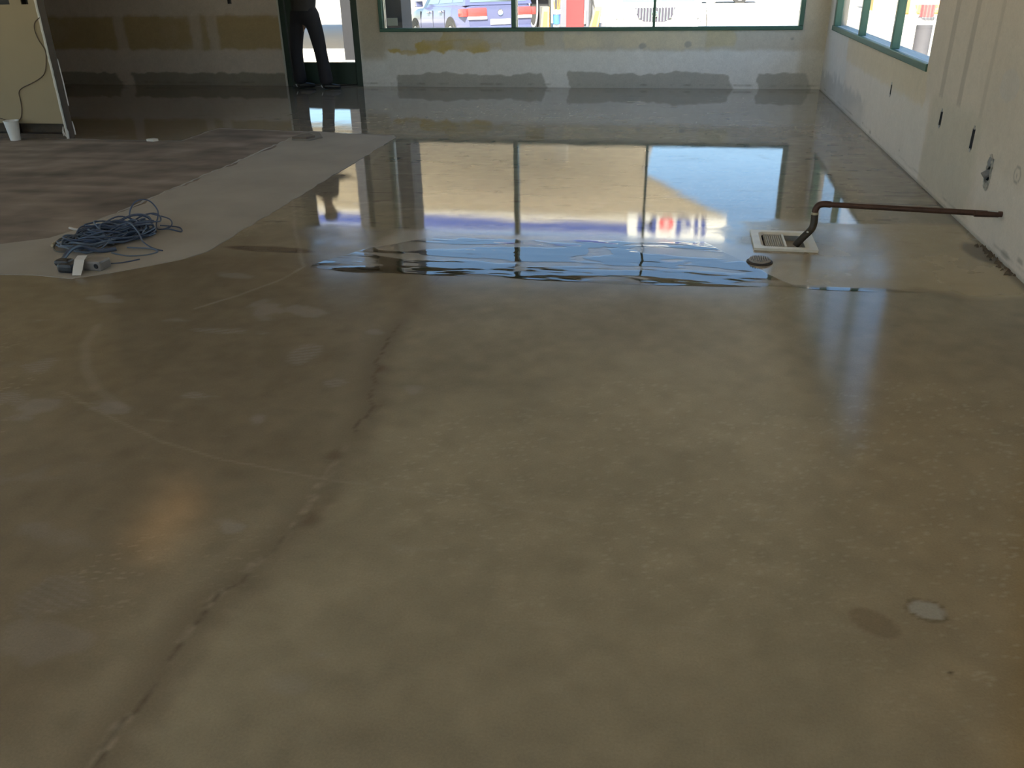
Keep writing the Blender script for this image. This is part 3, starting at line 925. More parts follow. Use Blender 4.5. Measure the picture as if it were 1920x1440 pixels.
# hanging cable on the partition
cb = MB()
key = [(-6.02, 1.12), (-6.08, 1.08), (-6.105, 1.02), (-6.09, .93), (-6.045, .83), (-6.06, .74), (-6.10, .64), (-6.16, .585), (-6.28, .53), (-6.40, .485), (-6.45, .44), (-6.455, .36), (-6.47, .27), (-6.51, .19), (-6.58, .155), (-6.66, .165), (-6.74, .19), (-6.9, .2), (-7.1, .16)]


def smooth_path(k, n=6):
    P = [Vector(p) for p in k]
    out = []
    for i in range(len(P) - 1):
        p0, p1, p2, p3 = P[max(i - 1, 0)], P[i], P[i + 1], P[min(i + 2, len(P) - 1)]
        for j in range(n):
            t = j / n
            out.append(0.5 * ((2 * p1) + (p2 - p0) * t + (2 * p0 - 5 * p1 + 4 * p2 - p3) * t * t + (3 * p1 - p0 - 3 * p2 + p3) * t ** 3))
    out.append(P[-1])
    return out


cb.tube(smooth_path([(x, PY - .007, z) for x, z in key]), .0042, 6)
tag(cb.build('hanging_cable', pm('brown cable', (0.10, 0.065, 0.04), 0.6, 0.1, 10), smooth=True), 'thin brown cable dangling down the cream partition wall', 'cable')

# ------------------------------------------------------------------ puddle
pud = MB()
R_ = random.Random(33)
top, bot = [], []
NP = 90
for k in range(NP + 1):
    x = -1.95 + (1.25 + 1.95) * k / NP
    yb_ = 4.150 + .10 * max(0, min(x, .6)) + .010 * math.sin(x * 5) + .006 * math.sin(x * 13 + 1)
    yt = 4.91 + .04 * math.sin(x * 2.2 + .6) + .015 * math.sin(x * 9) + .02 * (R_.random() - .5)
    if x > .18:
        yt = max(yb_ + .05, yt - (x - .18) * 1.6)
    if x < -1.4:
        yt = max(yb_ + .06, yt - (-1.4 - x) * 1.0)
    e = min(1, (k + .2) / 6, (NP - k + .2) / 8) ** .5
    m = yb_ + .03
    top.append((x, m + (yt - m) * e))
    bot.append((x, m + (yb_ - m) * e))
pv, pf = [], []
NR = 24
for i in range(NP + 1):
    for j in range(NR + 1):
        t = j / NR
        pv.append((bot[i][0], bot[i][1] * (1 - t) + top[i][1] * t, .0015))
for i in range(NP):
    for j in range(NR):
        a = i * (NR + 1) + j
        pf.append((a, a + NR + 1, a + NR + 2, a + 1))
pud.add(pv, pf)


def water_mat():
    m = bpy.data.materials.new('water film')
    m.use_nodes = True
    t = m.node_tree
    t.nodes.clear()
    N = t.nodes.new
    out = N('ShaderNodeOutputMaterial')
    tr = N('ShaderNodeBsdfTransparent')
    tr.inputs[0].default_value = (0.95, 0.95, 0.95, 1)
    gl = N('ShaderNodeBsdfGlossy')
    gl.inputs['Roughness'].default_value = 0.02
    fr = N('ShaderNodeFresnel')
    fr.inputs[0].default_value = 1.72
    tc = N('ShaderNodeTexCoord')
    mp = N('ShaderNodeMapping')
    mp.inputs['Scale'].default_value = (1.0, 3.2, 1)
    n1 = N('ShaderNodeTexNoise')
    n1.inputs['Scale'].default_value = 1.8
    n1.inputs['Detail'].default_value = 3
    n1.inputs['Distortion'].default_value = 0.8
    n2 = N('ShaderNodeTexNoise')
    n2.inputs['Scale'].default_value = 3.4
    n2.inputs['Detail'].default_value = 1.5
    for n in (n1, n2):
        t.links.new(mp.outputs[0], n.inputs['Vector'])
    t.links.new(tc.outputs['Object'], mp.inputs['Vector'])
    rp_ = N('ShaderNodeMapRange')
    rp_.interpolation_type = 'SMOOTHSTEP'
    rp_.inputs[1].default_value = 0.46
    rp_.inputs[2].default_value = 0.50
    rp_.inputs[3].default_value = 0.25
    rp_.inputs[4].default_value = 1.0
    t.links.new(n1.outputs[0], rp_.inputs[0])
    bp = N('ShaderNodeBump')
    bp.inputs['Strength'].default_value = 1.0
    bp.inputs['Distance'].default_value = 0.0016
    t.links.new(n2.outputs[0], bp.inputs['Height'])
    t.links.new(bp.outputs[0], gl.inputs['Normal'])
    mu = N('ShaderNodeMath')
    mu.operation = 'MULTIPLY'
    t.links.new(fr.outputs[0], mu.inputs[0])
    t.links.new(rp_.outputs[0], mu.inputs[1])
    mx = N('ShaderNodeMixShader')
    t.links.new(mu.outputs[0], mx.inputs[0])
    t.links.new(tr.outputs[0], mx.inputs[1])
    t.links.new(gl.outputs[0], mx.inputs[2])
    t.links.new(mx.outputs[0], out.inputs[0])
    return m


tag(pud.build('puddle', water_mat(), smooth=True), 'shallow rippled puddle across the floor before the floor sink', 'puddle')

# ------------------------------------------------------------------ floor sink, cleanout cover, waste pipe
sink = thing('floor_sink', 'square white floor sink with a half grate, under the pipe', 'floor sink', ((SKX0 + SKX1) / 2, (SKY0 + SKY1) / 2, 0))
mat_enam = pm('stained white enamel', (0.78, 0.74, 0.64), 0.35, 0.18, 18, 0.05)
mat_enam_in = pm('grey basin enamel', (0.26, 0.27, 0.26), 0.4, 0.2, 14)
cx, cy = (SKX0 + SKX1) / 2, (SKY0 + SKY1) / 2


def rrect(x0, x1, y0, y1, r, n=6):
    p = []
    for (ax, ay, a0) in ((x1 - r, y1 - r, 0), (x0 + r, y1 - r, 90), (x0 + r, y0 + r, 180), (x1 - r, y0 + r, 270)):
        for k in range(n + 1):
            a = math.radians(a0 + 90 * k / n)
            p.append((ax + r * math.cos(a), ay + r * math.sin(a)))
    return p


def ring_band(loops):
    """loft between successive loops of equal count"""
    n = len(loops[0])
    v = [p for l in loops for p in l]
    f = []
    for i in range(len(loops) - 1):
        for k in range(n):
            k2 = (k + 1) % n
            f.append((i * n + k, i * n + k2, (i + 1) * n + k2, (i + 1) * n + k))
    return MB().add(v, f)


O1 = rrect(SKX0, SKX1, SKY0, SKY1, .004)
I1 = rrect(SKX0 + .042, SKX1 - .042, SKY0 + .042, SKY1 - .042, .035)
I2 = rrect(SKX0 + .050, SKX1 - .050, SKY0 + .050, SKY1 - .050, .030)
I3 = rrect(SKX0 + .060, SKX1 - .060, SKY0 + .060, SKY1 - .060, .028)
Z = lambda L, z: [(a, b, z) for a, b in L]
ring_band([Z(O1, 0.0), Z(O1, .014), Z(I1, .014), Z(I2, .008), Z(I3, .000)]).build('rim', mat_enam, sink)
ring_band([Z(I3, .0), Z(rrect(SKX0 + .075, SKX1 - .075, SKY0 + .075, SKY1 - .075, .03), -.12)]).build('basin_wall', mat_enam_in, sink)
bs = MB().prism(rrect(SKX0 + .072, SKX1 - .072, SKY0 + .072, SKY1 - .072, .03), -.128, -.118).build('basin_floor', mat_enam_in, sink)
MB().lathe((cx + .045, cy + .01, -.118), [(0, .001), (.03, .001), (.034, .004), (.03, .007), (0, .003)], 18).build('drain', pm('black drain', (0.015, 0.015, 0.015), 0.6, 0.1), sink)
MB().prism([(cx - .105, cy - .125), (cx + .002, cy - .125), (cx + .002, cy + .125), (cx - .105, cy + .125)], -.004, .004).build('half_grate', pm('grate metal', (0.42, 0.39, 0.32), 0.6, 0.25, 30, 0.3), sink)
gr = MB()
for k in range(9):
    xx = cx - .100 + k * .0118
    gr.box(xx, xx + .006, cy - .118, cy + .118, .004, .0085)
gr.build('grate_rib', pm('grate metal', None) if 'grate metal' not in _mats else _mats['grate metal'], sink)
MB().box(cx - .001, cx + .010, cy - .125, cy + .125, -.006, .012).build('grate_bar', mat_enam, sink)

co = thing('cleanout_cover', 'small round ribbed metal cover on the floor near the sink', 'drain cover', (.475, 4.61, 0))
MB().lathe((.475, 4.61, 0), [(.070, .0), (.070, .006), (.064, .010), (.060, .010)], 28).build('rim', pm('dark iron', (0.07, 0.06, 0.055), 0.6, 0.25, 40, 0.2, metal=0.4), co, smooth=True)
lid = MB().lathe((.475, 4.61, 0), [(.058, .004), (.058, .016), (.052, .019), (0, .019)], 28).build('lid', pm('ribbed lid metal', (0.36, 0.33, 0.30), 0.6, 0.25, 40, 0.2), co)
rbm = MB()
for k in range(-4, 5):
    w = math.sqrt(max(0, .05 ** 2 - (k * .0115) ** 2))
    rbm.box(.475 + k * .0115 - .003, .475 + k * .0115 + .003, 4.61 - w, 4.61 + w, .019, .026)
rbm.build('lid_rib', _mats['ribbed lid metal'], lid)

pipe = thing('waste_pipe', 'rusty brown waste pipe from the right wall bending into the floor sink', 'pipe', (.84, 5.02, 0))
mat_pipe = pm('rusted pipe', (0.085, 0.040, 0.026), 0.55, 0.35, 25, 0.2, metal=0.2)
mat_pipe_d = pm('dark pipe', (0.055, 0.043, 0.032), 0.5, 0.35, 25, 0.2, metal=0.2)
PYp = 4.93
MB().tube([(.83, 5.045, .222), (1.2, 5.0, .222), (XR + .03, PYp, .222)], .0155, 14).build('horizontal_run', mat_pipe, pipe, smooth=True)
MB().tube(smooth_path([(.875, 5.04, .222), (.835, 5.046, .222), (.808, 5.048, .212), (.796, 5.048, .188), (.795, 5.048, .165)], 4), .0185, 14).build('elbow', mat_pipe, pipe, smooth=True)
MB().lathe((.795, 5.048, .158), [(.0195, 0), (.021, .004), (.021, .012), (.0195, .016)], 16).build('solder_ring', pm('solder', (0.45, 0.40, 0.28), 0.5, 0.2, 40), pipe)
MB().tube(smooth_path([(.795, 5.048, .16), (.797, 5.046, .115), (.79, 5.040, .082), (.768, 5.03, .055), (.742, 5.02, .028), (.722, 5.012, .006), (.705, 5.006, -.018)], 4), .0205, 14).build('tail_piece', mat_pipe_d, pipe, smooth=True)
MB().lathe((XR + .001, PYp, .222), [(.017, -.14), (.0166, -.14), (.0166, -.02), (.017, -.02)], 14, 'x').build('paint_sleeve', mat_pipe, pipe)
pl = MB().tube([(XR - .075, PYp + .002, .2365), (XR - .025, PYp - .004, .2365)], .0062, 6).build('white_paint_drip', pm('white paint', (0.6, 0.58, 0.54), 0.6, 0.2, 40), pipe)
MB().lathe((.765, 5.012, .066), [(0, -.006), (.006, -.004), (.007, .002), (0, .006)], 8).build('label_spot', mat_white, pipe)

# ------------------------------------------------------------------ blue extension cord heap
cord = thing('extension_cord', 'tangled heap of blue extension cord on the pale concrete strip', 'cord', (-3.3, 4.45, 0))
mat_blue = pm('blue cord', (0.060, 0.088, 0.145), 0.45, 0.3, 6)
mat_blue_l = pm('faded blue cord', (0.11, 0.15, 0.21), 0.5, 0.25, 6)
R_ = random.Random(44)
path = []
loops = 24
z = .006
for L in range(loops):
    cx_, cy_ = -3.36 + (R_.random() - .5) * .13, 4.58 + (R_.random() - .5) * .20
    rx_, ry_ = .185 + .09 * (R_.random() - .5), .125 + .10 * (R_.random() - .5)
    rot = .80 + 1.1 * (R_.random() - .5)
    ph = R_.random() * 6.28
    for k in range(14):
        a = ph + 2 * math.pi * k / 14
        u, w = rx_ * math.cos(a), ry_ * math.sin(a)
        path.append((cx_ + u * math.cos(rot) - w * math.sin(rot), cy_ + u * math.sin(rot) + w * math.cos(rot),
                     .007 + .085 * (L / loops) * (.35 + .65 * abs(math.sin(a * 1.5 + L))) + .012 * R_.random()))
MB().tube(smooth_path(path, 3), .0052, 6, caps=True).build('coil', mat_blue, cord, smooth=True)
path = []
for L in range(7):
    cx_, cy_ = -3.44 + (R_.random() - .5) * .08, 4.37 + (R_.random() - .5) * .08
    for k in range(12):
        a = 2 * math.pi * k / 12 + L
        path.append((cx_ + (.13 + .03 * R_.random()) * math.cos(a), cy_ + (.11 + .03 * R_.random()) * math.sin(a), .008 + .035 * abs(math.sin(a + L)) + .01 * R_.random()))
MB().tube(smooth_path(path, 3), .0050, 6).build('coil', mat_blue_l, cord, smooth=True)
# standing loop at the back, stray ends
MB().tube(smooth_path([(-3.42, 4.80, .02), (-3.44, 4.83, .09), (-3.40, 4.86, .155), (-3.31, 4.86, .165), (-3.25, 4.85, .10), (-3.26, 4.82, .02), (-3.2, 4.75, .01), (-3.12, 4.76, .03), (-3.16, 4.82, .06), (-3.3, 4.85, .08)], 6), .0046, 6).build('loop', mat_blue, cord, smooth=True)
MB().tube(smooth_path([(-3.38, 4.50, .06), (-3.28, 4.56, .10), (-3.18, 4.50, .07), (-3.10, 4.42, .03), (-3.02, 4.38, .008), (-2.93, 4.34, .006)], 6), .0046, 6).build('loose_end', mat_blue, cord, smooth=True)
MB().tube(smooth_path([(-3.2, 4.25, .01), (-3.08, 4.22, .006), (-2.98, 4.25, .006), (-2.95, 4.32, .006), (-3.02, 4.36, .01), (-3.15, 4.33, .02)], 6), .0046, 6).build('loose_end', mat_blue_l, cord, smooth=True)
MB().tube(smooth_path([(-3.14, 4.05, .015), (-3.10, 4.07, .006), (-3.03, 4.10, .006), (-2.97, 4.17, .006)], 6), .0046, 6).build('loose_end', mat_blue, cord, smooth=True)
MB().tube(smooth_path([(-3.33, 3.98, .03), (-3.36, 4.12, .06), (-3.36, 4.22, .05), (-3.28, 4.25, .02), (-3.2, 4.30, .02)], 5), [.012] * 21, 8).build('cord_sleeve', mat_blue, cord, smooth=True)
MB().tube(smooth_path([(-3.16, 4.72, .02), (-3.10, 4.70, .03), (-3.03, 4.72, .01), (-3.08, 4.78, .02), (-3.2, 4.77, .03)], 5), .0046, 6).build('loose_end', mat_blue, cord, smooth=True)
MB().tube(smooth_path([(-3.52, 4.45, .02), (-3.62, 4.40, .04), (-3.63, 4.32, .01), (-3.55, 4.24, .006), (-3.46, 4.24, .01)], 5), .0050, 6).build('loose_end', pm('dark cord', (0.06, 0.055, 0.045), 0.5, 0.2), cord, smooth=True)
cn = MB().bbox(-3.175, -3.060, 3.945, 4.045, .0, .058, .012).build('socket_block', pm('grey socket', (0.22, 0.21, 0.20), 0.5, 0.3, 20), cord)
MB().lathe((-3.085, 3.945, .032), [(0, .002), (.012, .002), (.014, -.002), (.010, -.004), (0, -.002)], 14, 'y').build('socket_hole', pm('black plastic', (0.01, 0.01, 0.01), 0.5, 0.1), cn)
MB().bbox(-3.290, -3.195, 3.885, 3.995, .0, .055, .018).bbox(-3.320, -3.230, 3.910, 3.975, .03, .066, .015).build('taped_plug', pm('black tape', (0.03, 0.032, 0.036), 0.35, 0.4, 30, 0.2), cord)
tg = MB()
tg.add([(-3.215, 3.985, .072), (-3.155, 3.985, .076), (-3.145, 3.940, .066), (-3.130, 3.890, .028), (-3.125, 3.860, .006), (-3.175, 3.855, .005), (-3.185, 3.885, .030), (-3.202, 3.935, .066),
        (-3.215, 3.985, .075), (-3.155, 3.985, .079), (-3.142, 3.938, .069), (-3.127, 3.887, .031), (-3.122, 3.857, .008), (-3.172, 3.852, .007), (-3.182, 3.882, .033), (-3.199, 3.933, .069)],
       [(0, 7, 2, 1), (7, 6, 3, 2), (6, 5, 4, 3), (8, 9, 10, 15), (15, 10, 11, 14), (14, 11, 12, 13), (0, 1, 9, 8), (1, 2, 10, 9), (2, 3, 11, 10), (3, 4, 12, 11), (4, 5, 13, 12), (5, 6, 14, 13), (6, 7, 15, 14), (7, 0, 8, 15)])
t_ = tg.build('paper_tag', pm('white tag', (0.62, 0.61, 0.58), 0.7, 0.05), cord)
t_['label'] = 'white paper tag on the plug'

st = MB().tube(smooth_path([(-3.80, 4.70, .012), (-3.74, 4.685, .007), (-3.66, 4.70, .007), (-3.56, 4.73, .008)], 6), .0085, 8)
tag(st.build('plastic_tube', pm('off white tube', (0.50, 0.47, 0.42), 0.5, 0.1, 20), smooth=True), 'short white plastic tube lying behind the blue cord', 'tube')
st = MB().tube(smooth_path([(-3.675, 4.40, .012), (-3.66, 4.36, .012), (-3.645, 4.325, .012)], 4), [.007] * 4 + [.010] * 5, 8)
tag(st.build('plug_tip', pm('cream plastic', (0.42, 0.37, 0.26), 0.5, 0.1, 20), smooth=True), 'small cream plug end at the left of the cord heap', 'plug')

# flat scraps of board at the far end of the strip
bo = thing('scrap_board', 'flat scrap of grey board at the far end of the pale strip', 'board', (-3.62, 8.05, 0))
MB().prism([(-3.68, 7.87), (-3.50, 7.86), (-3.43, 8.02), (-3.56, 8.26), (-3.75, 8.31), (-3.72, 8.1)], .0036, .016).build('panel', pm('weathered board', (0.22, 0.20, 0.17), 0.85, 0.3, 12, 0.3), bo)
MB().prism([(-3.69, 7.89), (-3.54, 7.88), (-3.49, 7.98), (-3.60, 8.10), (-3.66, 8.04)], .016, .034).build('top_panel', pm('brown board', (0.15, 0.125, 0.10), 0.85, 0.3, 12, 0.3), bo)

# white cup by the partition
cup = thing('paper_cup', 'tall white paper cup standing before the cream partition', 'cup', (-6.53, 7.63, 0))
MB().lathe((-6.53, 7.63, 0), [(0, .004), (.044, .004), (.045, 0), (.047, 0), (.068, .185), (.064, .185), (.044, .010), (0, .010)], 28).build('cup_wall', mat_white, cup, smooth=True)
MB().tube([(-6.53 + .069 * math.cos(a), 7.63 + .069 * math.sin(a), .187) for a in [2 * math.pi * k / 28 for k in range(28)]], .0035, 6, closed=True).build('rolled_rim', mat_white, cup, smooth=True)
# small scrap of plaster on the floor edge
sc = MB().prism([(-5.13, 7.70), (-5.05, 7.69), (-5.02, 7.73), (-5.09, 7.76)], 0.0, .022)
tag(sc.build('plaster_chip', mat_gyp), 'pale plaster chip on the floor between cup and board', 'chip')

# ------------------------------------------------------------------ ceiling light (seen mirrored in the floor)
lf = thing('ceiling_light', 'warm glowing ceiling light panel above the room', 'light', (-4.32, 5.62, ZC))
lx0, lx1, ly0, ly1 = -4.52, -4.08, 5.12, 6.12
fr_ = MB()
fr_.box(lx0, lx1, ly0, ly0 + .03, ZC - .05, ZC).box(lx0, lx1, ly1 - .03, ly1, ZC - .05, ZC).box(lx0, lx0 + .03, ly0 + .03, ly1 - .03, ZC - .05, ZC).box(lx1 - .03, lx1, ly0 + .03, ly1 - .03, ZC - .05, ZC)
fr_.build('light_frame', mat_white, lf)
MB().box(lx0 + .03, lx1 - .03, ly0 + .03, ly1 - .03, ZC - .035, ZC - .028).build('diffuser', pm('warm diffuser', (0.8, 0.7, 0.5), 0.6, 0.03, 10, emit=(1.0, 0.52, 0.18), emit_s=0.55), lf)

# ------------------------------------------------------------------ person in the doorway
FX, FY = 0.62, 0.78                                     # facing outwards, to the right
per = thing('person', 'person in dark trousers and black shoes standing before the glass door', 'person', (-5.08, 11.75, 0))
mat_skin = pm('skin', (0.42, 0.26, 0.18), 0.55, 0.06, 20)
mat_trou = pm('dark trousers', (0.020, 0.019, 0.026), 0.85, 0.25, 12, 0.2)
mat_shirt = pm('dark shirt', (0.030, 0.027, 0.027), 0.85, 0.25, 12, 0.2)
mat_shoe = pm('black leather', (0.012, 0.012, 0.013), 0.4, 0.2, 20)


def skin_obj(name, verts, edges, radii, mat, parent, root=0, sub=2):
    me = bpy.data.meshes.new(name)
    off = Vector(parent.location)
    me.from_pydata([tuple(Vector(v) - off) for v in verts], edges, [])
    o = bpy.data.objects.new(name, me)
    COL.objects.link(o)
    o.parent = parent
    bpy.context.view_layer.objects.active = o
    md = o.modifiers.new('Skin', 'SKIN')
    md.use_smooth_shade = True
    lay = me.skin_vertices[0].data
    for i, r in enumerate(radii):
        lay[i].radius = r if isinstance(r, tuple) else (r, r)
        lay[i].use_root = (i == root)
    s = o.modifiers.new('Sub', 'SUBSURF')
    s.levels = s.render_levels = sub
    me.materials.append(mat)
    return o


def chain(V, E, Rr, pts, start=None):
    prev = start
    for p, r in pts:
        V.append(p)
        Rr.append(r)
        if prev is not None:
            E.append((prev, len(V) - 1))
        prev = len(V) - 1
    return prev


LF, RF = (-5.275, 11.79), (-4.865, 11.70)               # ankles
V, E, Rr = [], [], []
chain(V, E, Rr, [((-5.09, 11.75, .96), (.11, .09))])     # 0 pelvis
hl = chain(V, E, Rr, [((-5.20, 11.79, .86), .085), ((-5.285, 11.79, .50), .055), ((LF[0], LF[1], .085), .030), ((LF[0] + .02, LF[1] + .025, .045), .038), ((LF[0] + .10, LF[1] + .06, .035), .034)], 0)
hr = chain(V, E, Rr, [((-4.98, 11.72, .86), .085), ((-4.905, 11.72, .50), .055), ((RF[0], RF[1], .085), .030), ((RF[0] + .02, RF[1] + .02, .045), .038), ((RF[0] + .12, RF[1] + .04, .035), .034)], 0)
ch = chain(V, E, Rr, [((-5.09, 11.755, 1.16), (.10, .09)), ((-5.07, 11.765, 1.40), (.12, .10)), ((-5.065, 11.77, 1.52), (.09, .075))], 0)
nk = chain(V, E, Rr, [((-5.06, 11.775, 1.60), .052), ((-5.05, 11.785, 1.68), (.070, .075)), ((-5.045, 11.79, 1.76), (.078, .092)), ((-5.042, 11.788, 1.835), (.055, .065))], ch)
chest = ch
# arms: left hangs, right bent forward
la = chain(V, E, Rr, [((-5.22, 11.87, 1.48), .050), ((-5.26, 11.90, 1.22), .034), ((-5.14, 11.99, 1.10), .034), ((-5.09, 12.0, 1.04), (.030, .018))], chest)
ra = chain(V, E, Rr, [((-4.90, 11.66, 1.48), .050), ((-4.87, 11.66, 1.21), .034), ((-4.76, 11.82, 1.22), .034), ((-4.72, 11.88, 1.24), (.030, .018))], chest)
for base, d, up in ((la, Vector((.5, -.1, -.8)).normalized(), Vector((.2, -.9, .1))), (ra, Vector((.5, .8, .25)).normalized(), Vector((-.2, .1, .9)))):
    side = d.cross(up).normalized()
    b0 = Vector(V[base])
    for k, (ln, off) in enumerate(((.075, -.027), (.085, -.009), (.080, .009), (.062, .026))):
        p0 = b0 + d * .045 + side * off
        p1 = p0 + d * ln * .5 + up * .008
        p2 = p0 + d * ln * .9 + up * .03
        chain(V, E, Rr, [(tuple(p0), .0095), (tuple(p1), .0085), (tuple(p2), .0075)], base)
    p0 = b0 + d * .01 + side * -.034
    p1 = p0 + d * .03 + side * -.018 + up * .012
    chain(V, E, Rr, [(tuple(p0), .0105), (tuple(p1), .009), (tuple(p1 + d * .025 + up * .01), .008)], base)
skin_obj('body', V, E, Rr, mat_skin, per)
# face
nose = MB().lathe((-4.985, 11.862, 1.745), [(0, -.022), (.013, -.018), (.010, .0), (.004, .02), (0, .024)], 8).build('nose', mat_skin, per, smooth=True)
fwd, sd = Vector((FX, FY, 0)), Vector((FY, -FX, 0))
for s in (-1, 1):
    p = Vector((-5.045, 11.79, 1.765)) + fwd * .088 + sd * .03 * s
    MB().lathe(tuple(p), [(0, -.009), (.009, -.004), (.009, .004), (0, .009)], 8).build('eye', pm('eye', (0.5, 0.5, 0.5), 0.2, 0.02), per, smooth=True)
    p = Vector((-5.047, 11.787, 1.745)) + sd * .083 * s
    MB().lathe(tuple(p), [(0, -.030), (.012, -.024), (.016, .01), (.012, .028), (0, .034)], 8).build('ear', mat_skin, per, smooth=True)
p = Vector((-5.045, 11.79, 1.695)) + fwd * .078
MB().tube([tuple(p - sd * .022), tuple(p + fwd * .005), tuple(p + sd * .022)], .006, 6).build('mouth', pm('lips', (0.35, 0.16, 0.13), 0.5, 0.05), per, smooth=True)
# trousers, slightly bootcut
V, E, Rr = [], [], []
chain(V, E, Rr, [((-5.09, 11.75, 1.0), (.175, .125))])
chain(V, E, Rr, [((-5.215, 11.79, .90), (.120, .112)), ((-5.265, 11.79, .66), .100), ((-5.285, 11.79, .48), .088), ((-5.28, 11.79, .28), .086), ((-5.272, 11.785, .05), .095)], 0)
chain(V, E, Rr, [((-4.965, 11.72, .90), (.120, .112)), ((-4.925, 11.72, .66), .104), ((-4.90, 11.72, .48), .090), ((-4.872, 11.71, .28), .092), ((-4.848, 11.70, .05), .105)], 0)
chain(V, E, Rr, [((-5.09, 11.752, 1.10), (.165, .12))], 0)
skin_obj('trousers', V, E, Rr, mat_trou, per)
V, E, Rr = [], [], []
chain(V, E, Rr, [((-5.09, 11.755, 1.20), (.20, .17))])
chain(V, E, Rr, [((-5.095, 11.755, 1.0), (.225, .19))], 0)
t1 = chain(V, E, Rr, [((-5.07, 11.765, 1.40), (.185, .13)), ((-5.065, 11.77, 1.545), (.085, .08))], 0)
chain(V, E, Rr, [((-5.225, 11.875, 1.47), .085), ((-5.262, 11.903, 1.22), .075), ((-5.15, 11.98, 1.105), .048)], t1 - 1)
chain(V, E, Rr, [((-4.905, 11.655, 1.47), .085), ((-4.872, 11.657, 1.20), .075), ((-4.765, 11.815, 1.22), .048)], t1 - 1)
skin_obj('shirt', V, E, Rr, mat_shirt, per)
for (ax, ay), dd in ((LF, Vector((.80, .42, 0)).normalized()), (RF, Vector((.93, .22, 0)).normalized())):
    V, E, Rr = [], [], []
    a = Vector((ax, ay, 0))
    chain(V, E, Rr, [(tuple(a - dd * .045 + Vector((0, 0, .048))), (.044, .044)), (tuple(a + dd * .06 + Vector((0, 0, .045))), (.046, .042)), (tuple(a + dd * .15 + Vector((0, 0, .038))), (.046, .033)), (tuple(a + dd * .205 + Vector((0, 0, .032))), (.034, .026))])
    skin_obj('shoe', V, E, Rr, mat_shoe, per)
    p = a - dd * .05 + Vector((.01, -.048, .05))
    MB().tube([tuple(p + Vector((-.012, 0, .018))), tuple(p), tuple(p + Vector((.006, 0, -.018)))], .0055, 6).build('heel_mark', pm('pale mark', (0.55, 0.55, 0.55), 0.5, 0.05), per)
cp = MB().lathe((-5.044, 11.788, 1.79), [(.098, -.012), (.102, .0), (.098, .04), (.075, .078), (.035, .098), (0, .102)], 20)
cp.build('cap', mat_shirt, per, smooth=True)
b = Vector((-5.044, 11.788, 1.785))
MB().prism([(b + fwd * .07 + sd * .075)[:2], (b + fwd * .15 + sd * .055)[:2], (b + fwd * .165)[:2], (b + fwd * .15 - sd * .055)[:2], (b + fwd * .07 - sd * .075)[:2]], 1.776, 1.786).build('cap_brim', mat_shirt, per)

# ------------------------------------------------------------------ outside
def lot_z(y):
    return -0.03 - 0.055 * min(max(0.0, y - 16.5), 9.0)


mat_lot = pm('concrete paving', (0.42, 0.385, 0.33), 0.9, 0.12, 0.35, 0.15)
lot = MB()
lys = [-120, 12.30, 16.5, 25.5, 260]
lzs = [-.03, -.03, -.03, -.03 - .055 * 9, -.03 - .055 * 9]
v, f = [], []
for y, z in zip(lys, lzs):
    v += [(-220, y, z), (220, y, z)]
for i in range(4):
    f.append((2 * i, 2 * i + 1, 2 * i + 3, 2 * i + 2))
n = len(v)
v += [(p[0], p[1], p[2] - .3) for p in v]
f += [tuple(reversed([q + n for q in ff])) for ff in f]
lot.add(v, f)
lo = tag(lot.build('forecourt', mat_lot), 'sunlit pale concrete forecourt outside the windows', kind='structure')

# dark column close outside the front window
col = thing('column', 'dark grey square column just outside the front window', 'column', (-4.3, 13.2, -.1))
MB().bbox(-4.62, -4.10, 12.95, 13.45, -.1, 3.6, .01).build('shaft', pm('dark grey render', (0.062, 0.064, 0.072), 0.8, 0.2, 8, 0.2), col)
MB().box(-4.66, -4.06, 12.91, 13.49, -.1, .06).build('plinth', pm('grey plinth', (0.18, 0.18, 0.19), 0.8, 0.2, 8), col)
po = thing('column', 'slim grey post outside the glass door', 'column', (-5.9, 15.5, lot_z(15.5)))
MB().bbox(-5.99, -5.79, 15.4, 15.6, lot_z(15.5), 3.9, .01).build('shaft', pm('shaded post paint', (0.012, 0.012, 0.016), 0.7, 0.15, 8, 0.1), po)  # near-black so the sunlit post looks shaded: shade put into the colour
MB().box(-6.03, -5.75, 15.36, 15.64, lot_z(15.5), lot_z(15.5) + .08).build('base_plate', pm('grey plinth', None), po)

# fuel station canopy
CY0, CX1, CZ0, CZ1 = 20.6, 1.22, 3.98, 4.46
can = thing('station_canopy', 'fuel station canopy with blue and white fascia over the forecourt', 'canopy', (-8, 26, 0))
mat_soff = pm('cream soffit panels', (0.74, 0.66, 0.52), 0.8, 0.05, 1.5)
CPOLY = [(-20, CY0 + .06), (CX1 - .02, CY0 + .06), (-1.0, 25.4), (-1.0, 33.4), (-20, 33.4)]
MB().prism(CPOLY, CZ0 + .03, CZ0 + .10).build('soffit', mat_soff, can)
MB().prism(CPOLY, CZ0 + .10, CZ1 - .08).build('roof_deck', pm('roof grey', (0.4, 0.4, 0.4), 0.8, 0.1, 1), can)
mat_fw = pm('white fascia', (0.60, 0.58, 0.55), 0.5, 0.03, 2)
mat_fb = pm('blue fascia', (0.018, 0.045, 0.22), 0.4, 0.06, 2)
MB().box(-20, -1.10, CY0 - .02, CY0 + .06, CZ0 + .05, CZ0 + .20).build('fascia_white_band', pm('cream fascia', (0.42, 0.38, 0.32), 0.5, 0.03, 2), can)
MB().box(-20, -1.10, CY0 - .03, CY0 + .06, CZ0 + .20, CZ1).build('fascia_blue_band', mat_fb, can)
MB().box(-20, -1.10, CY0 - .035, CY0 + .08, CZ1, CZ1 + .03).build('fascia_cap', mat_fw, can)
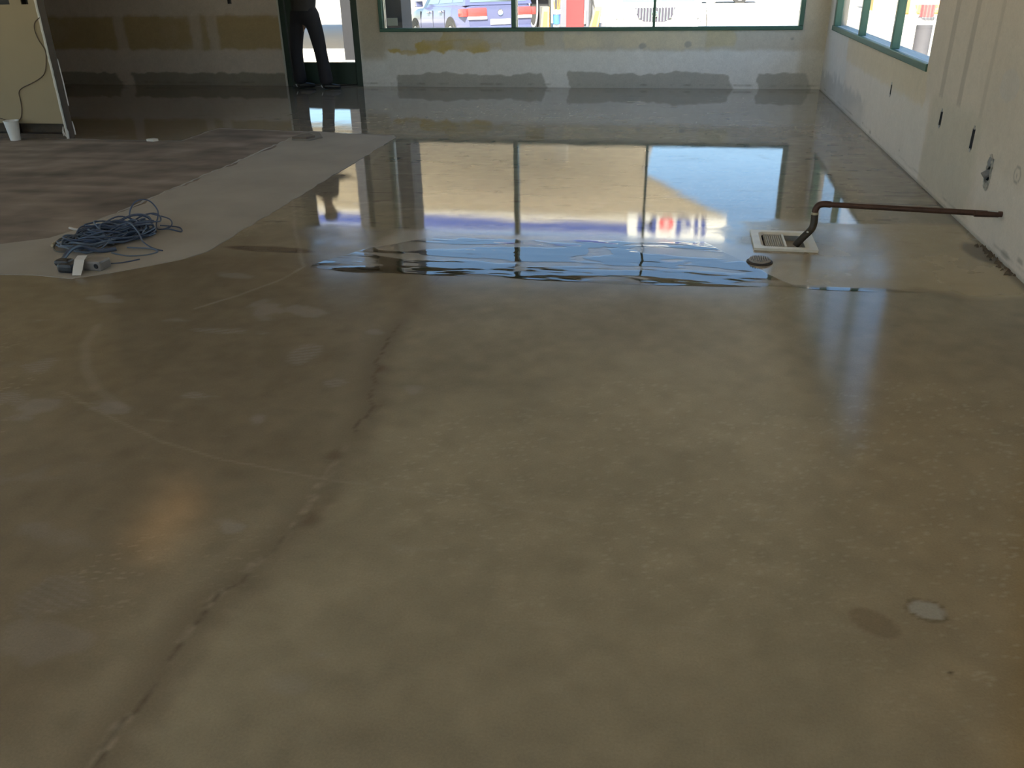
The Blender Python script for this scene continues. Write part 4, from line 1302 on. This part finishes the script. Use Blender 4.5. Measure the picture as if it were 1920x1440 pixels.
MB().prism([(CX1 - .02, CY0 + .06), (CX1 + .04, CY0 + .06), (-.94, 25.42), (-.94, 33.4), (-1.0, 33.4), (-1.0, 25.4)], CZ0, CZ1).build('fascia_side', mat_fw, can)
sgn = MB().bbox(-1.10, CX1 + .03, CY0 - .10, CY0 + .06, CZ0 - .02, CZ1 + .03, .03).build('sign_panel', mat_fw, can)
sgn['label'] = 'white sign panel reading Mobil'
mat_lb = pm('blue letters', (0.015, 0.04, 0.21), 0.4, 0.05, 4)
mat_lr = pm('red letter', (0.62, 0.03, 0.04), 0.4, 0.05, 4)
xx = -0.86
for chh, wd in (('M', .50), ('o', .42), ('b', .42), ('i', .17), ('l', .17)):
    cu = bpy.data.curves.new('letter', 'FONT')
    cu.body = chh
    cu.size = .50
    cu.extrude = .012
    cu.offset = .014
    tmp = bpy.data.objects.new('letter_tmp', cu)
    COL.objects.link(tmp)
    dg = bpy.context.evaluated_depsgraph_get()
    me = bpy.data.meshes.new_from_object(tmp.evaluated_get(dg))
    bpy.data.objects.remove(tmp, do_unlink=True)
    vx = [w.co.x for w in me.vertices]
    x0, x1 = min(vx), max(vx)
    for w in me.vertices:
        X, Y_, Zz = w.co
        w.co = Vector((xx + (X - x0) / max(1e-6, x1 - x0) * (wd - .05), CY0 - .112 - Zz, CZ0 + .05 + Y_)) - Vector(can.location)
    me.materials.append(mat_lr if chh == 'o' else mat_lb)
    lo_ = bpy.data.objects.new('letter', me)
    COL.objects.link(lo_)
    lo_.parent = sgn
    lo_.location = (0, 0, 0)
    sgn_off = Vector((0, 0, 0))
    xx += wd
for cxx in (-14.0, -3.6):
    MB().bbox(cxx - .2, cxx + .2, 26.6, 27.0, lot_z(26.8), CZ0 + .03, .02).build('support_post', mat_fw, can)

# fuel pumps on an island
isl = thing('pump_island', 'raised concrete island carrying the fuel pumps', 'kerb', (-3.2, 23.6, lot_z(23.6)))
iz = lot_z(22.8)
MB().bbox(-3.62, -1.6, 22.75, 24.6, iz - .15, iz + .14, .03).build('slab', pm('grey island concrete', (0.10, 0.10, 0.10), 0.9, 0.2, 4), isl)
MB().bbox(-3.62, -1.6, 22.67, 22.75, iz - .15, iz + .14, .02).build('kerb_edge', pm('white kerb paint', (0.6, 0.6, 0.58), 0.8, 0.1, 4), isl)
iz += .14
mat_pg = pm('pump grey', (0.13, 0.135, 0.165), 0.5, 0.1, 4)
mat_pd = pm('pump dark', (0.035, 0.035, 0.038), 0.5, 0.2, 6)
mat_red = pm('pump red', (0.50, 0.035, 0.04), 0.4, 0.06, 4)
pump = thing('fuel_pump', 'grey fuel pump with a tall red front panel', 'fuel pump', (-2.78, 23.3, iz))
MB().bbox(-3.16, -2.42, 23.05, 23.6, iz, iz + 1.9, .02).build('cabinet', mat_pg, pump)
MB().bbox(-2.99, -2.55, 23.0, 23.06, iz + .05, iz + 1.4, .01).build('red_panel', mat_red, pump)
MB().bbox(-3.16, -2.42, 23.02, 23.62, iz + 1.9, iz + 2.3, .02).build('head', mat_fw, pump)
MB().bbox(-2.99, -2.55, 22.985, 23.0, iz + 1.45, iz + 1.8, .005).build('display', mat_pd, pump)
MB().box(-2.54, -2.50, 23.0, 23.06, iz + .05, iz + .35).box(-2.54, -2.50, 23.0, 23.06, iz + .45, iz + .75).build('white_strip', mat_fw, pump)
MB().tube(smooth_path([(-2.44, 23.1, iz + 1.3), (-2.35, 23.0, iz + .9), (-2.36, 22.95, iz + .35), (-2.30, 22.95, iz + .25), (-2.26, 23.0, iz + .6), (-2.38, 23.1, iz + 1.2)], 6), .022, 8).build('hose', mat_pd, pump, smooth=True)
pump2 = thing('fuel_pump', 'dark fuel pump with hanging black hose beside the parked car', 'fuel pump', (-3.85, 23.6, iz))
MB().bbox(-4.15, -3.50, 23.4, 23.9, iz, iz + 1.9, .02).build('cabinet', mat_pd, pump2)
MB().bbox(-3.72, -3.50, 23.34, 23.42, iz + .02, iz + .85, .01).build('side_box', pm('charcoal box', (0.09, 0.09, 0.095), 0.6, 0.1), pump2)
MB().tube(smooth_path([(-3.95, 23.38, iz + 1.3), (-3.98, 23.3, iz + .7), (-3.92, 23.28, iz + .42), (-3.82, 23.28, iz + .42), (-3.77, 23.3, iz + .75), (-3.80, 23.36, iz + 1.3)], 6), .022, 8).build('hose', pm('pale hose', (0.35, 0.36, 0.42), 0.5, 0.1), pump2, smooth=True)
MB().bbox(-4.15, -3.50, 23.38, 23.92, iz + 1.9, iz + 2.3, .02).build('head', mat_fw, pump2)
# squeegee bucket on its stand
zb = lot_z(22.2)
bk = thing('washer_bucket', 'blue and white squeegee bucket beside the red fuel pump', 'bucket', (-3.12, 22.2, zb))
MB().bbox(-3.19, -3.05, 22.15, 22.29, zb, zb + .60, .01).build('stand', mat_fw, bk)
MB().lathe((-3.12, 22.2, zb + .60), [(0, 0), (.085, 0), (.095, .22), (.090, .22), (0, .20)], 18).build('bucket_wall', pm('blue bucket', (0.06, 0.16, 0.55), 0.4, 0.55, 9), bk, smooth=True)
MB().lathe((-3.12, 22.2, zb + .82), [(.097, 0), (.103, .0), (.106, .10), (.098, .10)], 18).build('bucket_collar', mat_fw, bk, smooth=True)
R_ = random.Random(2)
for k in range(5):
    a = k * 1.3
    MB().tube([(-3.12 + .03 * math.cos(a), 22.2 + .03 * math.sin(a), zb + .75), (-3.12 + .09 * math.cos(a), 22.2 + .05 * math.sin(a), zb + 1.12 + .08 * R_.random())], .012, 6).build('squeegee', pm('orange handle', (0.62, 0.20, 0.05), 0.5, 0.2, 6), bk)
# two leaning caution boards
mat_yel = pm('yellow board', (0.60, 0.36, 0.10), 0.5, 0.08, 4)
mat_org = pm('orange face', (0.60, 0.19, 0.04), 0.5, 0.15, 6)


def caution(x0, lean, lbl):
    zz = lot_z(22.0)
    b = thing('caution_board', lbl, 'sign', (x0, 22.0, zz), group='caution boards by the pumps')
    for s in (-1, 1):
        y0_, y1_ = 22.0 + s * .16, 22.0 + s * .02
        hh = .98
        pts_ = [(x0 - .13, zz), (x0 + .13, zz), (x0 + .09 + lean, zz + hh), (x0 - .07 + lean, zz + hh)]
        v = [(a, y0_ if q == zz else y1_, q) for a, q in pts_] + [(a, (y0_ if q == zz else y1_) + .02, q) for a, q in pts_]
        MB().add(v, [(3, 2, 1, 0), (4, 5, 6, 7), (0, 1, 5, 4), (1, 2, 6, 5), (2, 3, 7, 6), (3, 0, 4, 7)]).build('panel', mat_yel, b)
        if s < 0:
            fp = [(x0 - .07 + lean * .12, .12), (x0 + .07 + lean * .12, .12), (x0 + .055 + lean * .9, .88), (x0 - .035 + lean * .9, .88)]
            fy = lambda t: y0_ + (y1_ - y0_) * t / .98 - .004
            MB().add([(a, fy(t), zz + t) for a, t in fp] + [(a, fy(t) + .006, zz + t) for a, t in fp], [(3, 2, 1, 0), (4, 5, 6, 7), (0, 1, 5, 4), (1, 2, 6, 5), (2, 3, 7, 6), (3, 0, 4, 7)]).build('orange_face', mat_org, b)


caution(-3.38, .02, 'yellow and orange caution board left of the red fuel pump')
caution(-2.30, .20, 'yellow and orange caution board leaning right of the red fuel pump')
bz = lot_z(21.6)
bl = thing('bollard', 'white topped grey bollard between the red pump and white car', 'bollard', (-1.88, 21.6, bz))
MB().lathe((-1.88, 21.6, bz), [(.11, 0), (.11, .62), (.085, .64)], 16).build('grey_sleeve', mat_pg, bl, smooth=True)
MB().lathe((-1.90, 21.6, bz), [(.078, .62), (.078, 1.05), (.05, 1.10), (0, 1.11)], 16).build('white_top', pm('cream paint bright', (0.75, 0.70, 0.55), 0.5, 0.05), bl, smooth=True)


# ------------------------------------------------------------------ cars
def make_car(name, label, loc, rz, body_mat, length, width, height, suv, front_detail, pitch=0.0):
    root = thing(name, label, 'car', loc, rz)
    root.rotation_euler = (0, pitch, rz)
    L, W = length, width
    glass = pm('car glass', (0.10, 0.14, 0.15), 0.08, 0.1, 3)
    trim = pm('car black trim', (0.02, 0.02, 0.022), 0.6, 0.1, 8)
    chrome = pm('car chrome', (0.75, 0.75, 0.76), 0.15, 0.03, 8, 0, metal=1.0)
    belt = height * .60
    # lower body loft along x (front = +x)
    secs = []
    stations = [-.5, -.49, -.47, -.42, -.30, -.10, .10, .28, .40, .46, .49, .5]
    for s in stations:
        e = abs(s) / .5
        wf = 1 - .16 * max(0, (e - .72) / .28) ** 2.4
        zb_ = .24 + .14 * max(0, (e - .86) / .14) ** 2
        if s > .22:
            zt = belt - (belt * .20) * ((s - .22) / .28) ** 1.6
        elif s < -.36:
            zt = belt - .05 * ((-s - .36) / .14) ** 2
        else:
            zt = belt
        hw = W / 2 * wf
        sec = [(-hw * .88, zb_), (-hw * .97, zb_ + .10), (-hw, zb_ + .28), (-hw, (zb_ + zt) / 2 + .06), (-hw * .985, zt - .10), (-hw * .95, zt - .02), (-hw * .86, zt),
               (hw * .86, zt), (hw * .95, zt - .02), (hw * .985, zt - .10), (hw, (zb_ + zt) / 2 + .06), (hw, zb_ + .28), (hw * .97, zb_ + .10), (hw * .88, zb_)]
        secs.append([(s * L, y, z) for y, z in sec])
    n = len(secs[0])
    v = [p for q in secs for p in q]
    f = []
    for i in range(len(secs) - 1):
        for k in range(n):
            f.append((i * n + k, i * n + (k + 1) % n, (i + 1) * n + (k + 1) % n, (i + 1) * n + k))
    f.append(tuple(range(n)))
    f.append(tuple((len(secs) - 1) * n + k for k in range(n))[::-1])
    body = MB().add(v, f).build('body', body_mat, root, smooth=True, local=True)
    # cabin
    xr0, xf0 = (-.485 if suv else -.40) * L, .21 * L
    xr1, xf1 = (-.44 if suv else -.26) * L, .05 * L
    cb_ = MB()
    w0, w1 = W / 2 * .90, W / 2 * .70
    lo_ = [(xr0, -w0), (xf0, -w0), (xf0, w0), (xr0, w0)]
    hi_ = [(xr1, -w1), (xf1, -w1), (xf1, w1), (xr1, w1)]
    cb_.add([(x, y, belt - .03) for x, y in lo_] + [(x, y, height - .06) for x, y in hi_] + [(x * .96, y * .88, height) for x, y in hi_],
            [(3, 2, 1, 0), (0, 1, 5, 4), (1, 2, 6, 5), (2, 3, 7, 6), (3, 0, 4, 7), (4, 5, 9, 8), (5, 6, 10, 9), (6, 7, 11, 10), (7, 4, 8, 11), (8, 9, 10, 11)])
    cb_.build('cabin', body_mat, root, local=True)
    # glazing panels set just proud of the cabin
    def lerp3(a, b, t):
        return tuple(a[i] + (b[i] - a[i]) * t for i in range(3))
    zl, zh = belt - .03, height - .06

    def side_pt(x_t, h, s):
        xa = xr0 + (xf0 - xr0) * x_t
        xb = xr1 + (xf1 - xr1) * x_t
        yy_ = (w0 + (w1 - w0) * h + .006) * s
        return (xa + (xb - xa) * h, yy_, zl + (zh - zl) * h)
    for s in (-1, 1):
        for t0, t1 in ((.05, .27), (.30, .60), (.63, .93)):
            a = [side_pt(t0, .12, s), side_pt(t1, .12, s), side_pt(t1, .90, s), side_pt(t0, .90, s)]
            b_ = [(p[0], p[1] - .012 * s, p[2]) for p in a]
            MB().add(a + b_, [(0, 1, 2, 3), (7, 6, 5, 4), (0, 4, 5, 1), (1, 5, 6, 2), (2, 6, 7, 3), (3, 7, 4, 0)]).build('side_window', glass, root, local=True)
    for (xa, xb, sg) in ((xf0, xf1, 1), (xr0, xr1, -1)):
        a = []
        for (yy_, h) in ((-.86, .1), (.86, .1), (.84, .92), (-.84, .92)):
            a.append((xa + (xb - xa) * h + .008 * sg, yy_ * (w0 + (w1 - w0) * h), zl + (zh - zl) * h))
        b_ = [(p[0] - .012 * sg, p[1], p[2]) for p in a]
        MB().add(a + b_, [(0, 1, 2, 3), (7, 6, 5, 4), (0, 4, 5, 1), (1, 5, 6, 2), (2, 6, 7, 3), (3, 7, 4, 0)]).build('windscreen' if sg > 0 else 'rear_window', glass, root, local=True)
    # wheels with dark arches
    rw_ = .36 if suv else .33
    for sx in (-.305, .315):
        for sy in (-1, 1):
            yc = sy * (W / 2 - .10)
            arch = MB().lathe((sx * L, sy * (W / 2 - .06), rw_), [(0, 0), (rw_ + .07, 0), (rw_ + .07, sy * .066), (rw_ + .02, sy * .070), (0, sy * .064)], 24, 'y')
            arch.build('wheel_arch', trim, root, local=True)
            wh = MB().lathe((sx * L, yc, rw_), [(rw_ * .62, -.10 * sy), (rw_ * .95, -.10 * sy), (rw_, -.06 * sy), (rw_, .08 * sy), (rw_ * .95, .115 * sy), (rw_ * .66, .12 * sy), (rw_ * .62, .10 * sy)], 24, 'y').build('wheel', trim, root, smooth=True, local=True)
            rim = MB().lathe((sx * L, yc, rw_), [(0, .09 * sy), (.05, .115 * sy), (.07, .10 * sy)], 12, 'y')
            for k in range(6):
                a = k * math.pi / 3
                c0, c1 = Vector((math.cos(a), 0, math.sin(a))), Vector((-math.sin(a), 0, math.cos(a)))
                P0 = Vector((sx * L, yc + .10 * sy, rw_))
                rim.add([tuple(P0 + c0 * .04 + c1 * .03), tuple(P0 + c0 * .04 - c1 * .03), tuple(P0 + c0 * rw_ * .66 - c1 * .022), tuple(P0 + c0 * rw_ * .66 + c1 * .022)] +
                        [tuple(P0 + Vector((0, -.03 * sy, 0)) + c0 * .04 + c1 * .03), tuple(P0 + Vector((0, -.03 * sy, 0)) + c0 * .04 - c1 * .03), tuple(P0 + Vector((0, -.03 * sy, 0)) + c0 * rw_ * .66 - c1 * .022), tuple(P0 + Vector((0, -.03 * sy, 0)) + c0 * rw_ * .66 + c1 * .022)],
                        [(0, 1, 2, 3), (7, 6, 5, 4), (0, 4, 5, 1), (1, 5, 6, 2), (2, 6, 7, 3), (3, 7, 4, 0)])
            rim.lathe((sx * L, yc, rw_), [(rw_ * .62, .06 * sy), (rw_ * .68, .10 * sy), (rw_ * .60, .11 * sy)], 24, 'y')
            rim.build('rim', pm('alloy', (0.45, 0.45, 0.46), 0.35, 0.1, 10, 0, metal=0.8), wh, local=True)
    # doors: shut lines, handles
    for s in (-1, 1):
        ys_ = s * (W / 2 + .002)
        for xd in (.20 * L, -.02 * L, -.215 * L):
            MB().box(xd - .006, xd + .006, ys_ - .012, ys_ + .003, .36, belt - .10).build('shut_line', trim, root, local=True)
        for xd in (.045 * L, -.165 * L):
            hd = MB().bbox(xd - .10, xd + .10, ys_ - .012 * s - .014, ys_ - .012 * s + .032 * s + .014 if s > 0 else ys_ + .026, belt - .155, belt - .115, .008)
            hd.build('door_handle', chrome, root, local=True)
        MB().bbox(.15 * L, .19 * L, ys_ - .02 if s > 0 else ys_ - .16, ys_ + .16 if s > 0 else ys_ + .02, belt + .0, belt + .14, .02).build('wing_mirror', body_mat, root, local=True)
        MB().box(-.23 * L, .22 * L, ys_ - .004, ys_ + .004, .30, .40).build('sill_trim', trim, root, local=True)
    # rear: lamps, hatch, badge, bumper, plate
    xr = -.5 * L
    mat_tail = pm('red tail lamp', (0.70, 0.05, 0.05), 0.2, 0.12, 6)
    mat_tailw = pm('clear lamp', (0.75, 0.72, 0.70), 0.15, 0.08, 6)
    for s in (-1, 1):
        yo, yi = s * W / 2 * .86, s * W / 2 * .36
        lm = MB().bbox(xr - .03, xr + .16, min(yo, yi), max(yo, yi), belt - .28, belt - .09, .03).bbox(xr + .02, xr + .34, min(yo, s * W / 2 * .99), max(yo, s * W / 2 * .99), belt - .27, belt - .10, .02)
        lm.build('tail_lamp', mat_tail, root, smooth=True, local=True)
        MB().bbox(xr - .034, xr + .14, min(yo, yi), max(yo, yi), belt - .34, belt - .275, .015).build('reverse_lamp', mat_tailw, root, local=True)
    MB().bbox(xr - .07, xr + .20, -W * .42, W * .42, .40, .56, .04).build('rear_bumper', body_mat, root, smooth=True, local=True)
    MB().bbox(xr - .05, xr + .20, -W * .40, W * .40, .26, .40, .03).build('bumper_skirt', trim, root, local=True)
    MB().bbox(xr - .02, xr + .05, -.26, .26, .58, .70, .008).build('number_plate', pm('plate white', (0.6, 0.6, 0.6), 0.5, 0.1, 10), root, local=True)
    bd = MB().lathe((xr - .012, 0, belt - .20), [(.052, -.004), (.066, -.006), (.066, .010), (.052, .010)], 24, 'x')
    if suv:
        for (a, b_) in (((-.030, .045), (0, -.002)), ((0, -.002), (.030, .045)), ((-.048, .012), (-.024, -.045)), ((-.024, -.045), (0, .004)), ((0, .004), (.024, -.045)), ((.024, -.045), (.048, .012))):
            bd.tube([(xr - .014, -a[0], belt - .20 + a[1]), (xr - .014, -b_[0], belt - .20 + b_[1])], .006, 6)
    bd.build('badge', chrome, root, local=True)
    if suv:
        MB().tube([(xr - .03, -.30, belt + .05), (xr - .06, .0, belt + .065), (xr - .05, .35, belt + .085)], .010, 6).build('rear_wiper', trim, root, local=True)
    # front: grille, lamps, bumper
    xf = .5 * L
    if front_detail:
        gz0, gz1 = .60, .84
        MB().prism([(-.36, gz1), (.36, gz1), (.30, gz0 + .07), (.18, gz0), (-.18, gz0), (-.30, gz0 + .07)], xf - .03, xf + .010, 'x').build('grille_back', pm('grille shade', (0.05, 0.045, 0.07), 0.5, 0.1), root, local=True)  # shadow behind the bars painted as a dark backing
        for k in range(-6, 7):
            yk = k * .054
            zlo = gz0 + (.0 if abs(yk) < .18 else (.07 * (abs(yk) - .18) / .12 if abs(yk) < .30 else .07 + .15 * (abs(yk) - .30) / .06)) + .006
            MB().bbox(xf - .01, xf + .028, yk - .012, yk + .012, zlo, gz1, .004).build('grille_bar', chrome, root, local=True)
        MB().lathe((xf + .03, 0, .73), [(0, .008), (.04, .006), (.055, .0), (.055, -.02)], 20, 'x').build('badge', chrome, root, local=True)
    else:
        MB().bbox(xf - .05, xf + .01, -.38, .38, .50, .66, .01).build('grille', trim, root, local=True)
    for s in (-1, 1):
        a0, a1 = s * W * .25, s * W * .43
        MB().bbox(xf - .22, xf - .015, min(a0, a1), max(a0, a1), .62, .76, .03).build('head_lamp', mat_tailw, root, smooth=True, local=True)
    MB().bbox(xf - .20, xf + .05, -W * .42, W * .42, .30, .585, .05).build('front_bumper', body_mat, root, smooth=True, local=True)
    return root


mat_suv = pm('pale blue car paint', (0.085, 0.095, 0.19), 0.25, 0.06, 1.5, 0, metal=0.2, coat=0.5)
mat_wcar = pm('white car paint', (0.80, 0.80, 0.80), 0.3, 0.02, 1.5, coat=0.4)
mat_dcar = pm('dark red car paint', (0.10, 0.05, 0.06), 0.3, 0.05, 1.5, coat=0.4)
th = math.radians(34)
fwd2, rgt2 = Vector((-math.sin(th), math.cos(th), 0)), Vector((math.cos(th), math.sin(th), 0))
ctr = Vector((-5.13, 20.9, 0)) + rgt2 * .95 + fwd2 * 2.3
make_car('car', 'silver blue hatchback parked with its rear towards the front window', (ctr.x, ctr.y, lot_z(ctr.y) + .02), math.atan2(fwd2.y, fwd2.x), mat_suv, 4.6, 1.9, 1.74, True, False, math.atan(.045))
make_car('car', 'white car facing the front window with a ribbed chrome grille', (-.58, 16.8 + 2.4, lot_z(19.2) + .03), math.radians(-90), mat_wcar, 4.8, 1.86, 1.55, False, True, -math.atan(.050))
make_car('car', 'dark car far away beyond the white car', (1.6, 58, lot_z(50)), math.radians(180), mat_dcar, 4.6, 1.85, 1.5, False, False)

# ------------------------------------------------------------------ outside the right window
bz = lot_z(16.7)
rp2 = thing('bollard', 'tall red and grey bollard outside the right window', 'bollard', (3.98, 16.7, bz))
MB().lathe((3.98, 16.7, bz), [(.13, 0), (.13, .66), (.12, .67)], 18).build('grey_sleeve', pm('mauve grey', (0.085, 0.080, 0.092), 0.7, 0.15, 10), rp2, smooth=True)
MB().lathe((3.98, 16.7, bz), [(.115, .66), (.115, 1.40), (.07, 1.46), (0, 1.48)], 18).build('red_shaft', pm('faded red paint', (0.30, 0.06, 0.06), 0.6, 0.15, 10), rp2, smooth=True)
shop = thing('roadside_shop', 'yellow shop building far off beyond the right window', 'building', (12.5, 43, lot_z(40)))
sz = lot_z(40)
MB().box(8.5, 17, 41, 47, sz, sz + 3.6).build('wall', pm('yellow wall', (0.75, 0.52, 0.20), 0.8, 0.1, 1), shop)
MB().box(8.2, 17.3, 40.6, 47.3, sz + 3.6, sz + 3.9).build('roof', pm('brown roof', (0.30, 0.20, 0.15), 0.8, 0.1, 1), shop)
for k, c_ in enumerate(((0.7, 0.25, 0.08), (0.2, 0.4, 0.15), (0.75, 0.4, 0.1), (0.7, 0.3, 0.1))):
    MB().bbox(8.8 + k * 2.0, 10.2 + k * 2.0, 40.92, 41.0, sz + .1, sz + 2.2, .02).build('door_panel', pm('panel %d' % k, c_, 0.6, 0.1, 2), shop)
kb = MB().box(5.5, 30, 38.2, 38.6, sz, sz + .16)
tag(kb.build('kerb', pm('shaded kerb stone', (0.28, 0.26, 0.27), 0.8, 0.1, 3)), 'long grey kerb before the yellow shop building', 'kerb')  # the kerb's shaded tone is put into its colour
